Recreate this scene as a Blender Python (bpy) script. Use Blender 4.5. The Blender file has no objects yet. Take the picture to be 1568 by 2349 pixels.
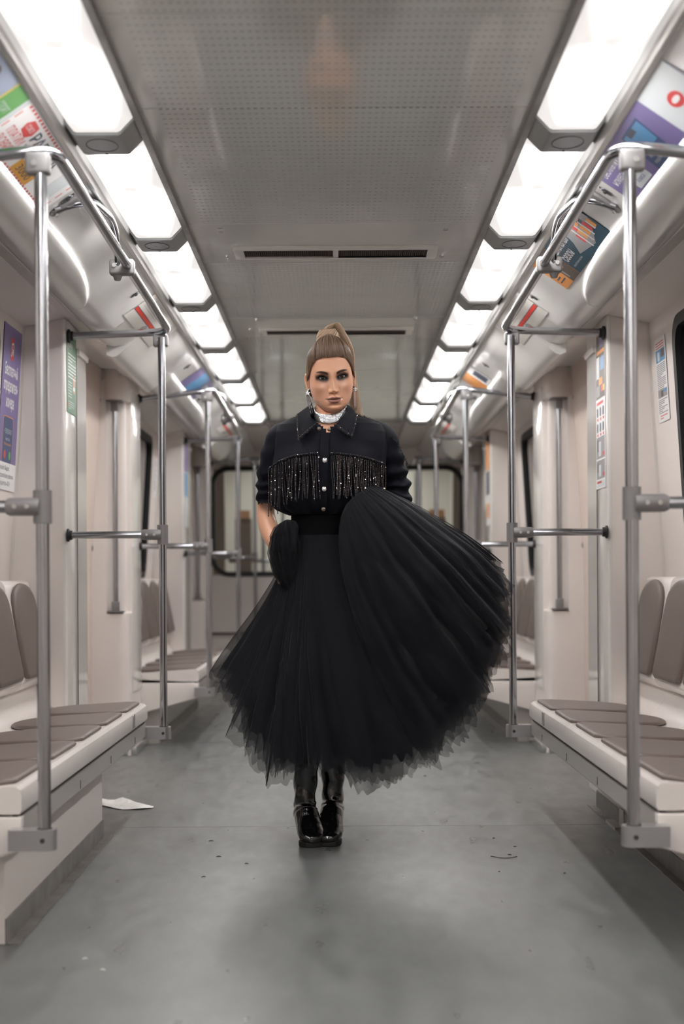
import bpy, bmesh, math, random
import numpy as np
from mathutils import Vector, Matrix, noise
PI = math.pi
SC = bpy.context.scene
COL = SC.collection

# ---------------------------------------------------------------- camera, world, exposure
cam_d = bpy.data.cameras.new('camera')
cam = bpy.data.objects.new('camera', cam_d)
COL.objects.link(cam)
cam.location = (0, 0, 0.925)
cam.rotation_mode = 'XYZ'
cam.rotation_euler = (Matrix.Rotation(math.radians(90), 4, 'X') @ Matrix.Rotation(math.radians(-0.35), 4, 'Z')).to_euler()
cam_d.lens = 50.0
cam_d.sensor_width = 36.0
cam_d.sensor_fit = 'AUTO'
cam_d.shift_x = (784 - 774) / 2349
cam_d.shift_y = (1325 - 1174.5) / 2349
cam_d.clip_start = 0.05
cam_d.dof.use_dof = True
cam_d.dof.focus_distance = 4.88
cam_d.dof.aperture_fstop = 2.2
SC.camera = cam

world = bpy.data.worlds.new('world')
SC.world = world
world.use_nodes = True
world.node_tree.nodes['Background'].inputs[0].default_value = (0.02, 0.022, 0.025, 1)
world.node_tree.nodes['Background'].inputs[1].default_value = 0.5
SC.view_settings.view_transform = 'Standard'
SC.view_settings.look = 'None'
SC.view_settings.exposure = 0.97
SC.view_settings.gamma = 1.0
SC.view_settings.use_curve_mapping = False
SC.cycles.transparent_max_bounces = 24
SC.cycles.max_bounces = 12
SC.cycles.diffuse_bounces = 8
LAMP = 17.0            # radiance of the fluorescent diffusers

# ---------------------------------------------------------------- materials
def mat(name, col, rough=0.5, metal=0.0, spec=0.5, emit=None, estr=0.0, coat=0.0, alpha=None, bump=None, var=None):
    m = bpy.data.materials.new(name)
    m.use_nodes = True
    nt = m.node_tree
    b = nt.nodes['Principled BSDF']
    b.inputs['Base Color'].default_value = (*col, 1)
    b.inputs['Roughness'].default_value = rough
    b.inputs['Metallic'].default_value = metal
    b.inputs['Specular IOR Level'].default_value = spec
    b.inputs['Coat Weight'].default_value = coat
    if emit:
        b.inputs['Emission Color'].default_value = (*emit, 1)
        b.inputs['Emission Strength'].default_value = estr
    if alpha is not None:
        b.inputs['Alpha'].default_value = alpha
    if bump or var:
        tc = nt.nodes.new('ShaderNodeTexCoord')
    if var:   # (scale, amount) gentle mottling of the colour
        n = nt.nodes.new('ShaderNodeTexNoise'); n.inputs['Scale'].default_value = var[0]; n.inputs['Detail'].default_value = 5
        nt.links.new(tc.outputs['Object'], n.inputs['Vector'])
        mp = nt.nodes.new('ShaderNodeMapRange')
        mp.inputs[1].default_value = 0.3; mp.inputs[2].default_value = 0.7
        mp.inputs[3].default_value = 1 - var[1]; mp.inputs[4].default_value = 1 + var[1]
        nt.links.new(n.outputs['Fac'], mp.inputs[0])
        h = nt.nodes.new('ShaderNodeVectorMath'); h.operation = 'SCALE'
        h.inputs[0].default_value = col
        nt.links.new(mp.outputs[0], h.inputs['Scale'])
        nt.links.new(h.outputs[0], b.inputs['Base Color'])
    if bump:  # (scale, distance)
        n = nt.nodes.new('ShaderNodeTexNoise'); n.inputs['Scale'].default_value = bump[0]; n.inputs['Detail'].default_value = 3
        nt.links.new(tc.outputs['Object'], n.inputs['Vector'])
        bp = nt.nodes.new('ShaderNodeBump'); bp.inputs['Distance'].default_value = bump[1]; bp.inputs['Strength'].default_value = 1
        nt.links.new(n.outputs['Fac'], bp.inputs['Height'])
        nt.links.new(bp.outputs[0], b.inputs['Normal'])
    return m

M = {}
M['cream'] = mat('cream_panel', (0.74, 0.685, 0.65), 0.42, var=(1.2, 0.04))
M['cream_gloss'] = mat('glossy_cream_plastic', (0.75, 0.72, 0.69), 0.16, coat=0.3, bump=(6, 0.002))
M['cove'] = mat('white_cove_enamel', (0.73, 0.72, 0.70), 0.24, coat=0.12, bump=(5, 0.002))
M['door'] = mat('door_leaf_enamel', (0.66, 0.555, 0.50), 0.4)
M['shell'] = mat('seat_shell_plastic', (0.77, 0.725, 0.69), 0.25, coat=0.2)
M['cushion'] = mat('brown_leatherette', (0.150, 0.116, 0.102), 0.42, bump=(180, 0.0006))
M['apron'] = mat('painted_steel_rail', (0.45, 0.43, 0.40), 0.3, metal=0.2)
M['chrome'] = mat('brushed_steel_tube', (0.40, 0.41, 0.435), 0.19, metal=1.0)
M['cast'] = mat('grey_cast_fitting', (0.22, 0.215, 0.22), 0.42, metal=0.35)
M['bracket'] = mat('satin_bracket_metal', (0.40, 0.40, 0.41), 0.3, metal=0.7)
M['alu'] = mat('aluminium_trim', (0.55, 0.55, 0.54), 0.25, metal=0.8)
M['rubber'] = mat('black_rubber', (0.012, 0.012, 0.013), 0.55)
M['dark'] = mat('dark_gap', (0.05, 0.04, 0.036), 0.7)
M['grey'] = mat('grey_lamp_cap', (0.30, 0.31, 0.31), 0.45)
M['white'] = mat('white_board', (0.68, 0.66, 0.62), 0.4)
M['red'] = mat('red_strip', (0.75, 0.05, 0.03), 0.4)
M['grille'] = mat('brown_mesh', (0.07, 0.05, 0.045), 0.6)
M['kick'] = mat('grey_kick_strip', (0.20, 0.19, 0.18), 0.4, var=(14, 0.25))
M['paper'] = mat('white_paper', (0.80, 0.79, 0.77), 0.6)
M['glass_dark'] = mat('dark_window_glass', (0.006, 0.006, 0.007), 0.04)

def glass_mat():
    m = bpy.data.materials.new('clear_window_glass'); m.use_nodes = True
    nt = m.node_tree; nt.nodes.clear()
    o = nt.nodes.new('ShaderNodeOutputMaterial'); mx = nt.nodes.new('ShaderNodeMixShader')
    t = nt.nodes.new('ShaderNodeBsdfTransparent'); g = nt.nodes.new('ShaderNodeBsdfGlossy'); g.inputs['Roughness'].default_value = 0.02
    t.inputs[0].default_value = (0.9, 0.93, 0.91, 1)
    f = nt.nodes.new('ShaderNodeFresnel'); f.inputs[0].default_value = 1.3
    nt.links.new(f.outputs[0], mx.inputs[0]); nt.links.new(t.outputs[0], mx.inputs[1]); nt.links.new(g.outputs[0], mx.inputs[2])
    nt.links.new(mx.outputs[0], o.inputs[0])
    return m
M['glass'] = glass_mat()

def math_node(nt, op, a, b=None, c=None):
    n = nt.nodes.new('ShaderNodeMath'); n.operation = op
    for i, v in enumerate((a, b, c)):
        if v is None: continue
        if isinstance(v, (int, float)): n.inputs[i].default_value = v
        else: nt.links.new(v, n.inputs[i])
    return n.outputs[0]

def ceiling_mat():
    m = mat('perforated_ceiling_enamel', (0.60, 0.615, 0.595), 0.16, coat=0.7)
    m.node_tree.nodes['Principled BSDF'].inputs['Coat Roughness'].default_value = 0.05
    nt = m.node_tree; b = nt.nodes['Principled BSDF']
    geo = nt.nodes.new('ShaderNodeNewGeometry'); sx = nt.nodes.new('ShaderNodeSeparateXYZ')
    nt.links.new(geo.outputs['Position'], sx.inputs[0])
    fx = math_node(nt, 'FRACT', math_node(nt, 'MULTIPLY', sx.outputs[0], 1 / 0.0175))
    fy = math_node(nt, 'FRACT', math_node(nt, 'MULTIPLY', sx.outputs[1], 1 / 0.040))
    hole = math_node(nt, 'MULTIPLY', math_node(nt, 'LESS_THAN', fx, 0.52), math_node(nt, 'LESS_THAN', fy, 0.10))
    ax = math_node(nt, 'ABSOLUTE', sx.outputs[0])
    hole = math_node(nt, 'MULTIPLY', hole, math_node(nt, 'LESS_THAN', ax, 0.462))
    mx = nt.nodes.new('ShaderNodeMix'); mx.data_type = 'RGBA'
    mx.inputs[6].default_value = (0.60, 0.615, 0.595, 1); mx.inputs[7].default_value = (0.17, 0.17, 0.165, 1)
    nt.links.new(hole, mx.inputs[0]); nt.links.new(mx.outputs[2], b.inputs['Base Color'])
    n = nt.nodes.new('ShaderNodeTexNoise'); n.inputs['Scale'].default_value = 4.0; n.inputs['Detail'].default_value = 2
    nt.links.new(geo.outputs['Position'], n.inputs['Vector'])
    bp = nt.nodes.new('ShaderNodeBump'); bp.inputs['Distance'].default_value = 0.004; bp.inputs['Strength'].default_value = 1
    nt.links.new(n.outputs['Fac'], bp.inputs['Height']); nt.links.new(bp.outputs[0], b.inputs['Normal'])
    return m
M['ceil_perf'] = ceiling_mat()
M['ceil_plain'] = mat('plain_ceiling_enamel', (0.64, 0.64, 0.615), 0.16, coat=0.7, bump=(4, 0.003))

def floor_mat():
    m = mat('worn_grey_vinyl', (0.2, 0.2, 0.19), 0.4)
    nt = m.node_tree; b = nt.nodes['Principled BSDF']
    geo = nt.nodes.new('ShaderNodeNewGeometry')
    def nz(s, d, stretch=None):
        n = nt.nodes.new('ShaderNodeTexNoise'); n.inputs['Scale'].default_value = s; n.inputs['Detail'].default_value = d
        if stretch:
            mp = nt.nodes.new('ShaderNodeMapping'); mp.inputs['Scale'].default_value = stretch
            nt.links.new(geo.outputs['Position'], mp.inputs[0]); nt.links.new(mp.outputs[0], n.inputs['Vector'])
        else: nt.links.new(geo.outputs['Position'], n.inputs['Vector'])
        return n.outputs['Fac']
    a = nz(1.6, 6); c = nz(14, 8, (1, 0.35, 1)); e = nz(220, 2)
    r = nt.nodes.new('ShaderNodeValToRGB')
    r.color_ramp.elements[0].position = 0.3; r.color_ramp.elements[0].color = (0.112, 0.118, 0.117, 1)
    r.color_ramp.elements[1].position = 0.72; r.color_ramp.elements[1].color = (0.172, 0.181, 0.178, 1)
    s = math_node(nt, 'ADD', math_node(nt, 'MULTIPLY', a, 0.5), math_node(nt, 'ADD', math_node(nt, 'MULTIPLY', c, 0.35), math_node(nt, 'MULTIPLY', e, 0.15)))
    nt.links.new(s, r.inputs[0]); nt.links.new(r.outputs[0], b.inputs['Base Color'])
    rr = nt.nodes.new('ShaderNodeMapRange'); rr.inputs[1].default_value = 0.3; rr.inputs[2].default_value = 0.7
    rr.inputs[3].default_value = 0.27; rr.inputs[4].default_value = 0.42
    nt.links.new(c, rr.inputs[0]); nt.links.new(rr.outputs[0], b.inputs['Roughness'])
    bp = nt.nodes.new('ShaderNodeBump'); bp.inputs['Distance'].default_value = 0.0006
    nt.links.new(e, bp.inputs['Height']); nt.links.new(bp.outputs[0], b.inputs['Normal'])
    return m
M['floor'] = floor_mat()

def diffuser_mat():
    m = bpy.data.materials.new('glowing_lamp_diffuser'); m.use_nodes = True
    nt = m.node_tree; b = nt.nodes['Principled BSDF']
    b.inputs['Base Color'].default_value = (0.8, 0.78, 0.76, 1); b.inputs['Roughness'].default_value = 0.35
    tc = nt.nodes.new('ShaderNodeTexCoord'); sx = nt.nodes.new('ShaderNodeSeparateXYZ')
    nt.links.new(tc.outputs['Generated'], sx.inputs[0])
    gx, gy = sx.outputs[0], sx.outputs[1]
    def gauss(v, c, s):
        d = math_node(nt, 'DIVIDE', math_node(nt, 'SUBTRACT', v, c), s)
        return math_node(nt, 'POWER', 2.718, math_node(nt, 'MULTIPLY', math_node(nt, 'MULTIPLY', d, d), -1.0))
    # gap between the tubes behind the cover, and the unlit lamp holders at both ends
    spot = math_node(nt, 'MULTIPLY', math_node(nt, 'MULTIPLY', gauss(gy, 0.38, 0.10), gauss(gx, 0.5, 0.42)), 4.5)
    e1 = math_node(nt, 'MULTIPLY', gauss(gy, 1.03, 0.11), 5.4)
    e0 = math_node(nt, 'MULTIPLY', gauss(gy, -0.02, 0.05), 3.6)
    sd = math_node(nt, 'MULTIPLY', math_node(nt, 'ADD', gauss(gx, 0.0, 0.20), gauss(gx, 1.0, 0.16)), 4.0)
    t = math_node(nt, 'ADD', math_node(nt, 'ADD', spot, e1), math_node(nt, 'ADD', e0, sd))
    t = math_node(nt, 'MINIMUM', t, 4.3)
    st = math_node(nt, 'MULTIPLY', math_node(nt, 'POWER', 2.718, math_node(nt, 'MULTIPLY', t, -1.0)), LAMP*1.55)
    b.inputs['Emission Color'].default_value = (1.0, 0.965, 0.945, 1)
    nt.links.new(st, b.inputs['Emission Strength'])
    return m
M['lamp'] = diffuser_mat()
def flat(name, col, rough=0.45):
    if name not in M: M[name] = mat(name, col, rough)
    return M[name]

# ---------------------------------------------------------------- mesh helpers
class MB:
    def __init__(s): s.v = []; s.f = []
    def add(s, vs, fs):
        n = len(s.v); s.v += [tuple(p) for p in vs]; s.f += [tuple(i + n for i in f) for f in fs]; return s
    def box(s, x0, x1, y0, y1, z0, z1):
        return s.add([(x0,y0,z0),(x1,y0,z0),(x1,y1,z0),(x0,y1,z0),(x0,y0,z1),(x1,y0,z1),(x1,y1,z1),(x0,y1,z1)],
                     [(0,3,2,1),(4,5,6,7),(0,1,5,4),(1,2,6,5),(2,3,7,6),(3,0,4,7)])
    def tube(s, pts, r, n=14, cap=True):
        pts = [Vector(p) for p in pts]
        rr = r if isinstance(r, (list, tuple)) else [r] * len(pts)
        t0 = (pts[1] - pts[0]).normalized()
        up = Vector((0, 0, 1)) if abs(t0.z) < 0.9 else Vector((1, 0, 0))
        a = t0.cross(up).normalized()
        vs = []
        for i, p in enumerate(pts):
            t = (pts[min(i+1, len(pts)-1)] - pts[max(i-1, 0)]).normalized()
            a = (a - t * a.dot(t)).normalized(); b = t.cross(a)
            for k in range(n):
                an = 2*PI*k/n
                vs.append(p + (a*math.cos(an) + b*math.sin(an)) * rr[i])
        fs = []
        for i in range(len(pts)-1):
            for k in range(n):
                q = (k+1) % n
                fs.append((i*n+k, i*n+q, (i+1)*n+q, (i+1)*n+k))
        if cap:
            fs.append(tuple(range(n))[::-1]); fs.append(tuple((len(pts)-1)*n+k for k in range(n)))
        return s.add(vs, fs)
    def prism(s, prof, y0, y1, caps=True, closed=True):
        """prof = list of (x,z), extruded along y"""
        n = len(prof)
        vs = [(x, y0, z) for x, z in prof] + [(x, y1, z) for x, z in prof]
        fs = [(i, (i+1) % n, n+(i+1) % n, n+i) for i in range(n if closed else n-1)]
        if caps and closed: fs += [tuple(range(n))[::-1], tuple(range(n, 2*n))]
        return s.add(vs, fs)
    def build(s, name, m, parent=None, smooth=None, bevel=None):
        me = bpy.data.meshes.new(name)
        me.from_pydata(s.v, [], s.f)
        bm = bmesh.new(); bm.from_mesh(me)
        bmesh.ops.remove_doubles(bm, verts=bm.verts, dist=1e-6)
        bmesh.ops.recalc_face_normals(bm, faces=bm.faces)
        if bevel:
            es = [e for e in bm.edges if len(e.link_faces) == 2 and e.calc_face_angle(0) > 0.6]
            bmesh.ops.bevel(bm, geom=es, offset=bevel, segments=3, affect='EDGES', profile=0.5, clamp_overlap=True)
        bm.to_mesh(me); bm.free()
        if smooth is not None or bevel:
            me.shade_smooth()
            me.set_sharp_from_angle(angle=math.radians(smooth if smooth is not None else 35))
        if m is not None: me.materials.append(m)
        return link(name, me, parent)

def link(name, me, parent=None):
    o = bpy.data.objects.new(name, me); COL.objects.link(o)
    if parent is not None:
        o.parent = parent
        o.matrix_parent_inverse = Matrix.Translation(-parent_world(parent))
    return o
def parent_world(p):
    v = Vector(p.location)
    return v if p.parent is None else v          # parents are unrotated; children meshes are in world units
def empty(name, loc):
    o = bpy.data.objects.new(name, None); COL.objects.link(o); o.location = loc; o.empty_display_size = 0.1
    return o
def tag(o, label=None, cat=None, group=None, kind=None):
    for k, v in (('label', label), ('category', cat), ('group', group), ('kind', kind)):
        if v: o[k] = v
    return o
def arc(c, r, a0, a1, n):
    return [(c[0] + r*math.cos(a0+(a1-a0)*i/n), c[1] + r*math.sin(a0+(a1-a0)*i/n)) for i in range(n+1)]
def rrect(x0, x1, z0, z1, r, n=6):
    return (arc((x1-r, z1-r), r, 0, PI/2, n) + arc((x0+r, z1-r), r, PI/2, PI, n) +
            arc((x0+r, z0+r), r, PI, 1.5*PI, n) + arc((x1-r, z0+r), r, 1.5*PI, 2*PI, n))
def bend(pts, r, n=8):
    """polyline with rounded corners"""
    P = [Vector(p) for p in pts]; out = [P[0]]
    for i in range(1, len(P)-1):
        a = (P[i-1]-P[i]).normalized(); b = (P[i+1]-P[i]).normalized()
        s = P[i] + a*r; e = P[i] + b*r
        for k in range(n+1):
            t = k/n
            out.append((1-t)**2*s + 2*t*(1-t)*P[i] + t*t*e)
    out.append(P[-1])
    return out
def wall_x(z): return 1.33 - 0.06*(max(z, 0.95) - 0.95)
PER = 4.43
Y0, Y1 = -3.2, 13.0

# ================================================================= ROOM SHELL
fl = MB().box(-1.40, 1.40, Y0, Y1, -0.03, 0).build('floor', M['floor'])
tag(fl, 'worn grey-green vinyl floor of the carriage aisle with faint scuffs', kind='structure')
MB().box(-0.80, 1.00, 5.292, 5.2935, 0, 0.0006).build('floor_seam', M['kick'], fl)

# --- ceiling
ce = MB().box(-0.53, 0.53, Y0, Y1, 2.150, 2.17).build('ceiling', M['ceil_plain'])
tag(ce, 'glossy grey perforated panel ceiling running down the carriage between two light strips', kind='structure')
seams = [-3.2, -1.9, -0.7, 0.45, 1.62, 2.40, 3.06, 3.68, 4.88, 5.476, 6.64, 7.20, 8.35, 9.33, 9.90, 10.9, 13.0]
vent_panels = {(2.40, 3.06): 0, (4.88, 5.476): 1, (6.64, 7.20): 1, (9.33, 9.90): 1, (10.9, 13.0): 0}
for i in range(len(seams)-1):
    a, b = seams[i], seams[i+1]
    plain = (a, b) in vent_panels and vent_panels[(a, b)]
    plain = plain or a >= 10.9
    prof = [(-0.523, 2.150), (-0.523, 2.134), (-0.515, 2.1405), (0.515, 2.1405), (0.523, 2.134), (0.523, 2.150)]
    MB().prism(prof, a+0.0025, b-0.0025).build('ceiling_panel', M['ceil_plain'] if plain else M['ceil_perf'], ce)
for yc in (5.29, 6.99):
    v = MB()
    h = 0.085
    v.box(-0.375, 0.375, yc-h, yc-h+0.024, 2.128, 2.141); v.box(-0.375, 0.375, yc+h-0.024, yc+h, 2.128, 2.141)
    v.box(-0.375, -0.340, yc-h+0.024, yc+h-0.024, 2.128, 2.141); v.box(0.340, 0.375, yc-h+0.024, yc+h-0.024, 2.128, 2.141)
    v.box(-0.010, 0.010, yc-h+0.024, yc+h-0.024, 2.128, 2.141)
    vf = v.build('vent_frame', M['white'], ce, bevel=0.002)
    for x0, x1 in ((-0.340, -0.010), (0.010, 0.340)):
        g = MB(); g.box(x0, x1, yc-h+0.024, yc+h-0.024, 2.1385, 2.1402)
        g.build('vent_backing', M['dark'], vf)
        g = MB()
        n = 44
        for k in range(n):
            xx = x0 + (x1-x0)*(k+0.5)/n
            g.box(xx-0.0011, xx+0.0011, yc-h+0.024, yc+h-0.024, 2.1325, 2.1375)
        for k in range(9):
            yy = yc-h+0.03 + k*0.0137
            g.box(x0, x1, yy, yy+0.003, 2.1335, 2.1365)
        g.build('vent_mesh', M['grille'], vf)['kind'] = 'stuff'
for x, y in ((0.385, 4.97), (0.40, 5.38), (-0.40, 4.93), (-0.40, 4.98), (-0.41, 5.37), (-0.41, 5.42), (0.37, 6.68), (-0.37, 6.69), (-0.42, 6.95)):
    s = MB().tube([(x, y, 2.1405), (x, y, 2.1365)], 0.009 if abs(x) < 0.405 else 0.005, 12)
    s.build('screw', M['alu'], ce, smooth=30)

# --- lamps
LAMP_PER = 1.16
lampdef = []
for side in (-1, 1):
    for k in range(-6, 7):
        ye = 3.896 + LAMP_PER*k
        ys = ye - LAMP_PER
        root = empty('ceiling_light', (side*0.62, (ys+ye)/2, 2.15))
        prof = [(0.528, 2.134), (0.562, 2.098), (0.570, 2.095), (0.676, 2.095), (0.684, 2.098), (0.700, 2.118), (0.700, 2.15), (0.528, 2.15)]
        cap = [(0.522, 2.130), (0.560, 2.090), (0.567, 2.087), (0.679, 2.087), (0.688, 2.091), (0.706, 2.115), (0.706, 2.152), (0.522, 2.152)]
        P = [(side*x, z) for x, z in prof]; Q = [(side*x, z) for x, z in cap]
        MB().prism(P, ys, ye-0.172).build('diffuser', M['lamp'], root, smooth=30)
        c = MB().prism(Q, ye-0.172, ye).build('end_cap', M['grey'], root, smooth=25)
        el = [(side*0.623+0.042*math.cos(t*PI/12), ye-0.086+0.055*math.sin(t*PI/12), 2.0862) for t in range(24)]
        MB().tube(el + [el[0]], 0.0008, 4, cap=False).build('cap_ring', M['dark'], c)
        MB().tube([(side*0.623, ye-0.012, 2.087), (side*0.623, ye-0.012, 2.084)], 0.004, 8).build('cap_screw', M['dark'], c)
        lampdef.append((side, k, root))
words = {-1: 'nearest', 0: 'first', 1: 'second'}
words = {-1: 'nearest', 0: 'second nearest', 1: 'third', 2: 'fourth', 3: 'fifth', 4: 'sixth', 5: 'seventh', 6: 'farthest'}
for side, k, root in lampdef:
    sd = 'left' if side < 0 else 'right'
    if k == -1: L = f'large blown-out light panel cut by the top edge of the photo, {sd} strip'
    elif k >= 0: L = f'{words[k]} glowing light panel in the {sd} ceiling strip, counted from the top'
    else: L = f'{words[-1-k-1]} light panel of the {sd} ceiling strip behind the viewpoint'
    tag(root, L, 'light', f'fluorescent panels of the {sd} ceiling strip')
for n_, (x0, x1, z0) in enumerate(((0.506, 0.524, 2.122), (0.704, 0.728, 2.090))):
    for side in (-1, 1):
        a = MB()
        if n_ == 0:
            a.box(min(side*x0, side*x1), max(side*x0, side*x1), Y0, 10.9, z0, 2.15)
        else:
            pr = [(0.706, 2.16), (0.706, 2.100), (0.716, 2.086), (0.731, 2.086), (0.735, 2.094), (0.735, 2.16)]
            a.prism([(side*x, z) for x, z in pr], Y0, 10.9)
        o = a.build('trim_%d' % (n_*2 + (1 if side < 0 else 2)), M['alu'] if n_ else M['kick'])
        tag(o, ('long aluminium rail beside the %s light strip' if n_ else 'dark metal edge between ceiling and %s light strip') % ('left' if side < 0 else 'right'), kind='structure')
o = MB().box(-1.4, -0.53, 10.9, Y1, 2.10, 2.17).box(0.53, 1.4, 10.9, Y1, 2.10, 2.17).build('trim_5', M['cream'])
tag(o, 'plain cream soffit at the end of the carriage', kind='structure')

# --- side walls with window holes
WIN = [(-0.66, 0.92), (3.82, 5.35), (3.82+PER, 9.77)]   # y ranges per bench bay
WZ0, WZ1 = 0.95, 1.875
def side_wall(side):
    name = 'wall_left' if side < 0 else 'wall_right'
    ys = [Y0]; holes = []
    for a, b in WIN: ys += [a, b]; holes.append((a, b))
    ys.append(Y1)
    zs = [0, 1.0, WZ1, 2.05]
    zs = [0, WZ0, 1.0, WZ1, 2.05]
    m = MB()
    for i in range(len(ys)-1):
        for j in range(len(zs)-1):
            hole = (ys[i], ys[i+1]) in holes and zs[j] >= WZ0-1e-6 and zs[j+1] <= WZ1+1e-6
            if hole: continue
            a, b, c, d = ys[i], ys[i+1], zs[j], zs[j+1]
            m.add([(side*wall_x(c), a, c), (side*wall_x(c), b, c), (side*wall_x(d), b, d), (side*wall_x(d), a, d)], [(0,1,2,3)])
    o = m.build(name, M['cream'])
    tag(o, 'cream side wall of the carriage on the %s with windows and pillars' % ('left' if side < 0 else 'right'), kind='structure')
    return o
WALL = {s: side_wall(s) for s in (-1, 1)}
wn = 0
for side in (-1, 1):
    for a, b in WIN:
        wn += 1
        # rounded rubber frame following the leaning wall
        outer = rrect(a-0.02, b+0.02, WZ0-0.02, WZ1+0.02, 0.10); inner = rrect(a+0.022, b-0.022, WZ0+0.022, WZ1-0.022, 0.075)
        n = len(outer); vs = []
        for off, ring in ((0.0, outer), (-0.012, outer), (-0.012, inner), (0.02, inner)):
            vs += [(side*(wall_x(z)+off), y, z) for y, z in ring]
        fs = []
        for L in range(3):
            for i in range(n): fs.append((L*n+i, L*n+(i+1) % n, (L+1)*n+(i+1) % n, (L+1)*n+i))
        w = MB().add(vs, fs).build('window_%d' % wn, M['rubber'], smooth=35)
        tag(w, 'dark %s side window with rounded black rubber frame' % ('left' if side < 0 else 'right'), kind='structure')
        z0, z1 = WZ0-0.01, WZ1+0.01
        MB().add([(side*(wall_x(z0)+0.008), a-0.01, z0), (side*(wall_x(z0)+0.008), b+0.01, z0), (side*(wall_x(1.0)+0.008), b+0.01, 1.0), (side*(wall_x(1.0)+0.008), a-0.01, 1.0),
                  (side*(wall_x(z1)+0.008), b+0.01, z1), (side*(wall_x(z1)+0.008), a-0.01, z1)], [(0,1,2,3), (3,2,4,5)]).build('pane', M['glass_dark'], w)

# --- coves: sloped advertising band, bulging duct over the benches, soffit
def cove_grid(side, ya, yb, bench_end):
    # base profile (x,z)
    base = [(0.730, 2.094), (0.76, 2.0735), (0.80, 2.047), (0.84, 2.0195), (0.868, 2.000), (0.885, 1.987), (0.903, 1.974), (0.920, 1.962), (0.938, 1.953), (0.955, 1.948), (0.972, 1.946), (0.99, 1.948), (1.010, 1.955), (1.04, 1.975)]
    # resample
    P = np.array(base); d = np.r_[0, np.cumsum(np.hypot(*np.diff(P, axis=0).T))]
    S = np.linspace(0, d[-1], 40); X = np.interp(S, d, P[:, 0]); Z = np.interp(S, d, P[:, 1])
    n = max(8, int((yb-ya)/0.02)); Y = np.linspace(ya, yb, n)
    s0, s1 = 0.168, d[-1]-0.05
    vs = []
    for y in Y:
        for i in range(40):
            x, z, s = X[i], Z[i], S[i]
            # pod outline: upper edge at s0 until y=bench_end-1.4 then a quarter ellipse down to bench_end-0.42
            q = (y - (bench_end-1.42)) / 1.0
            q2 = ((bench_end - 2.0) - y) / 10
            if q > 0:
                e = math.sqrt(max(0, 1 - min(q, 1)**2.6)); top = s1 - (s1-s0)*e
            else: top = s0
            dd = (s - top)
            k = 1/(1+math.exp(-dd*200)) if (q < 1) else 0
            k *= min(1, max(0, (d[-1]-s)/0.05)) * float(min(1, max(0, (y-ya)/0.06)))
            bul = 0.024 * k * (1 - 0.35*((s-s0)/(s1-s0)))
            vs.append((side*(x - bul*0.72), y, z - bul*0.70))
    fs = [(j*40+i, j*40+i+1, (j+1)*40+i+1, (j+1)*40+i) for j in range(n-1) for i in range(39)]
    return MB().add(vs, fs)
def door_cove(side, ya, yb):
    pr = [(0.730, 2.094), (0.868, 2.000), (0.905, 1.962), (0.940, 1.925), (0.965, 1.905), (0.985, 1.90), (1.01, 1.91), (1.01, 1.985), (1.11, 1.985), (1.11, 2.02), (1.40, 2.02), (1.40, 2.12), (0.735, 2.12)]
    return MB().prism([(side*x, z) for x, z in pr], ya, yb)
for side in (-1, 1):
    for k in (-1, 0, 1, 2):
        ya = 3.02 - 0.03 + PER*k; yb = 6.25 + PER*k          # from pillar B to pillar A around a bench bay
        if k == 2: ya, yb = 3.02-0.03+PER*2, Y1
        if k == -1: ya = Y0
        if k < 2:
            o = cove_grid(side, ya, yb-0.35, 5.78+PER*k).build('cove_panel', M['cove'], WALL[side], smooth=60)
            MB().prism([(side*x, z) for x, z in ((0.730, 2.094), (0.868, 2.000), (0.903, 1.974), (0.938, 1.953), (0.972, 1.946), (0.99, 1.948), (1.010, 1.955), (1.04, 1.975))], yb-0.346, yb, closed=False).build('cove_panel', M['cove'], WALL[side], smooth=60)
        else:
            MB().prism([(side*x, z) for x, z in ((0.730, 2.094), (0.868, 2.000), (0.903, 1.974), (0.938, 1.953), (0.972, 1.946), (0.99, 1.948), (1.010, 1.955), (1.04, 1.975))], ya, yb, closed=False).build('cove_panel', M['cove'], WALL[side], smooth=60)
        # soffit under the cove
        MB().add([(side*1.03, ya, 1.967), (side*1.03, yb, 1.967), (side*1.10, yb, 1.988), (side*1.10, ya, 1.988), (side*1.29, yb, 1.947), (side*1.29, ya, 1.947)], [(0,1,2,3), (3,2,4,5)]).build('soffit', M['cream'], WALL[side])
        # groove along the bulge
        if k in (0, 1):
            MB().tube([(side*1.035, ya+0.1, 1.968), (side*1.035, yb-0.5, 1.968)], 0.004, 8).build('edge_bead', M['cream_gloss'], WALL[side], smooth=40)
        if k < 2:
            da, db = 6.25+PER*k, 7.42+PER*k
            o = door_cove(side, da+0.004, db-0.004).build('cove_panel', M['cove'], WALL[side], smooth=25)
            for yy in (da+0.35, da+0.8):
                MB().tube([(side*1.04, yy, 1.985), (side*1.04, yy, 1.979)], 0.014, 14).build('screw', M['alu'], o, smooth=30)
            pts = [(0.975, 1.935), (1.0, 1.935)]
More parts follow.
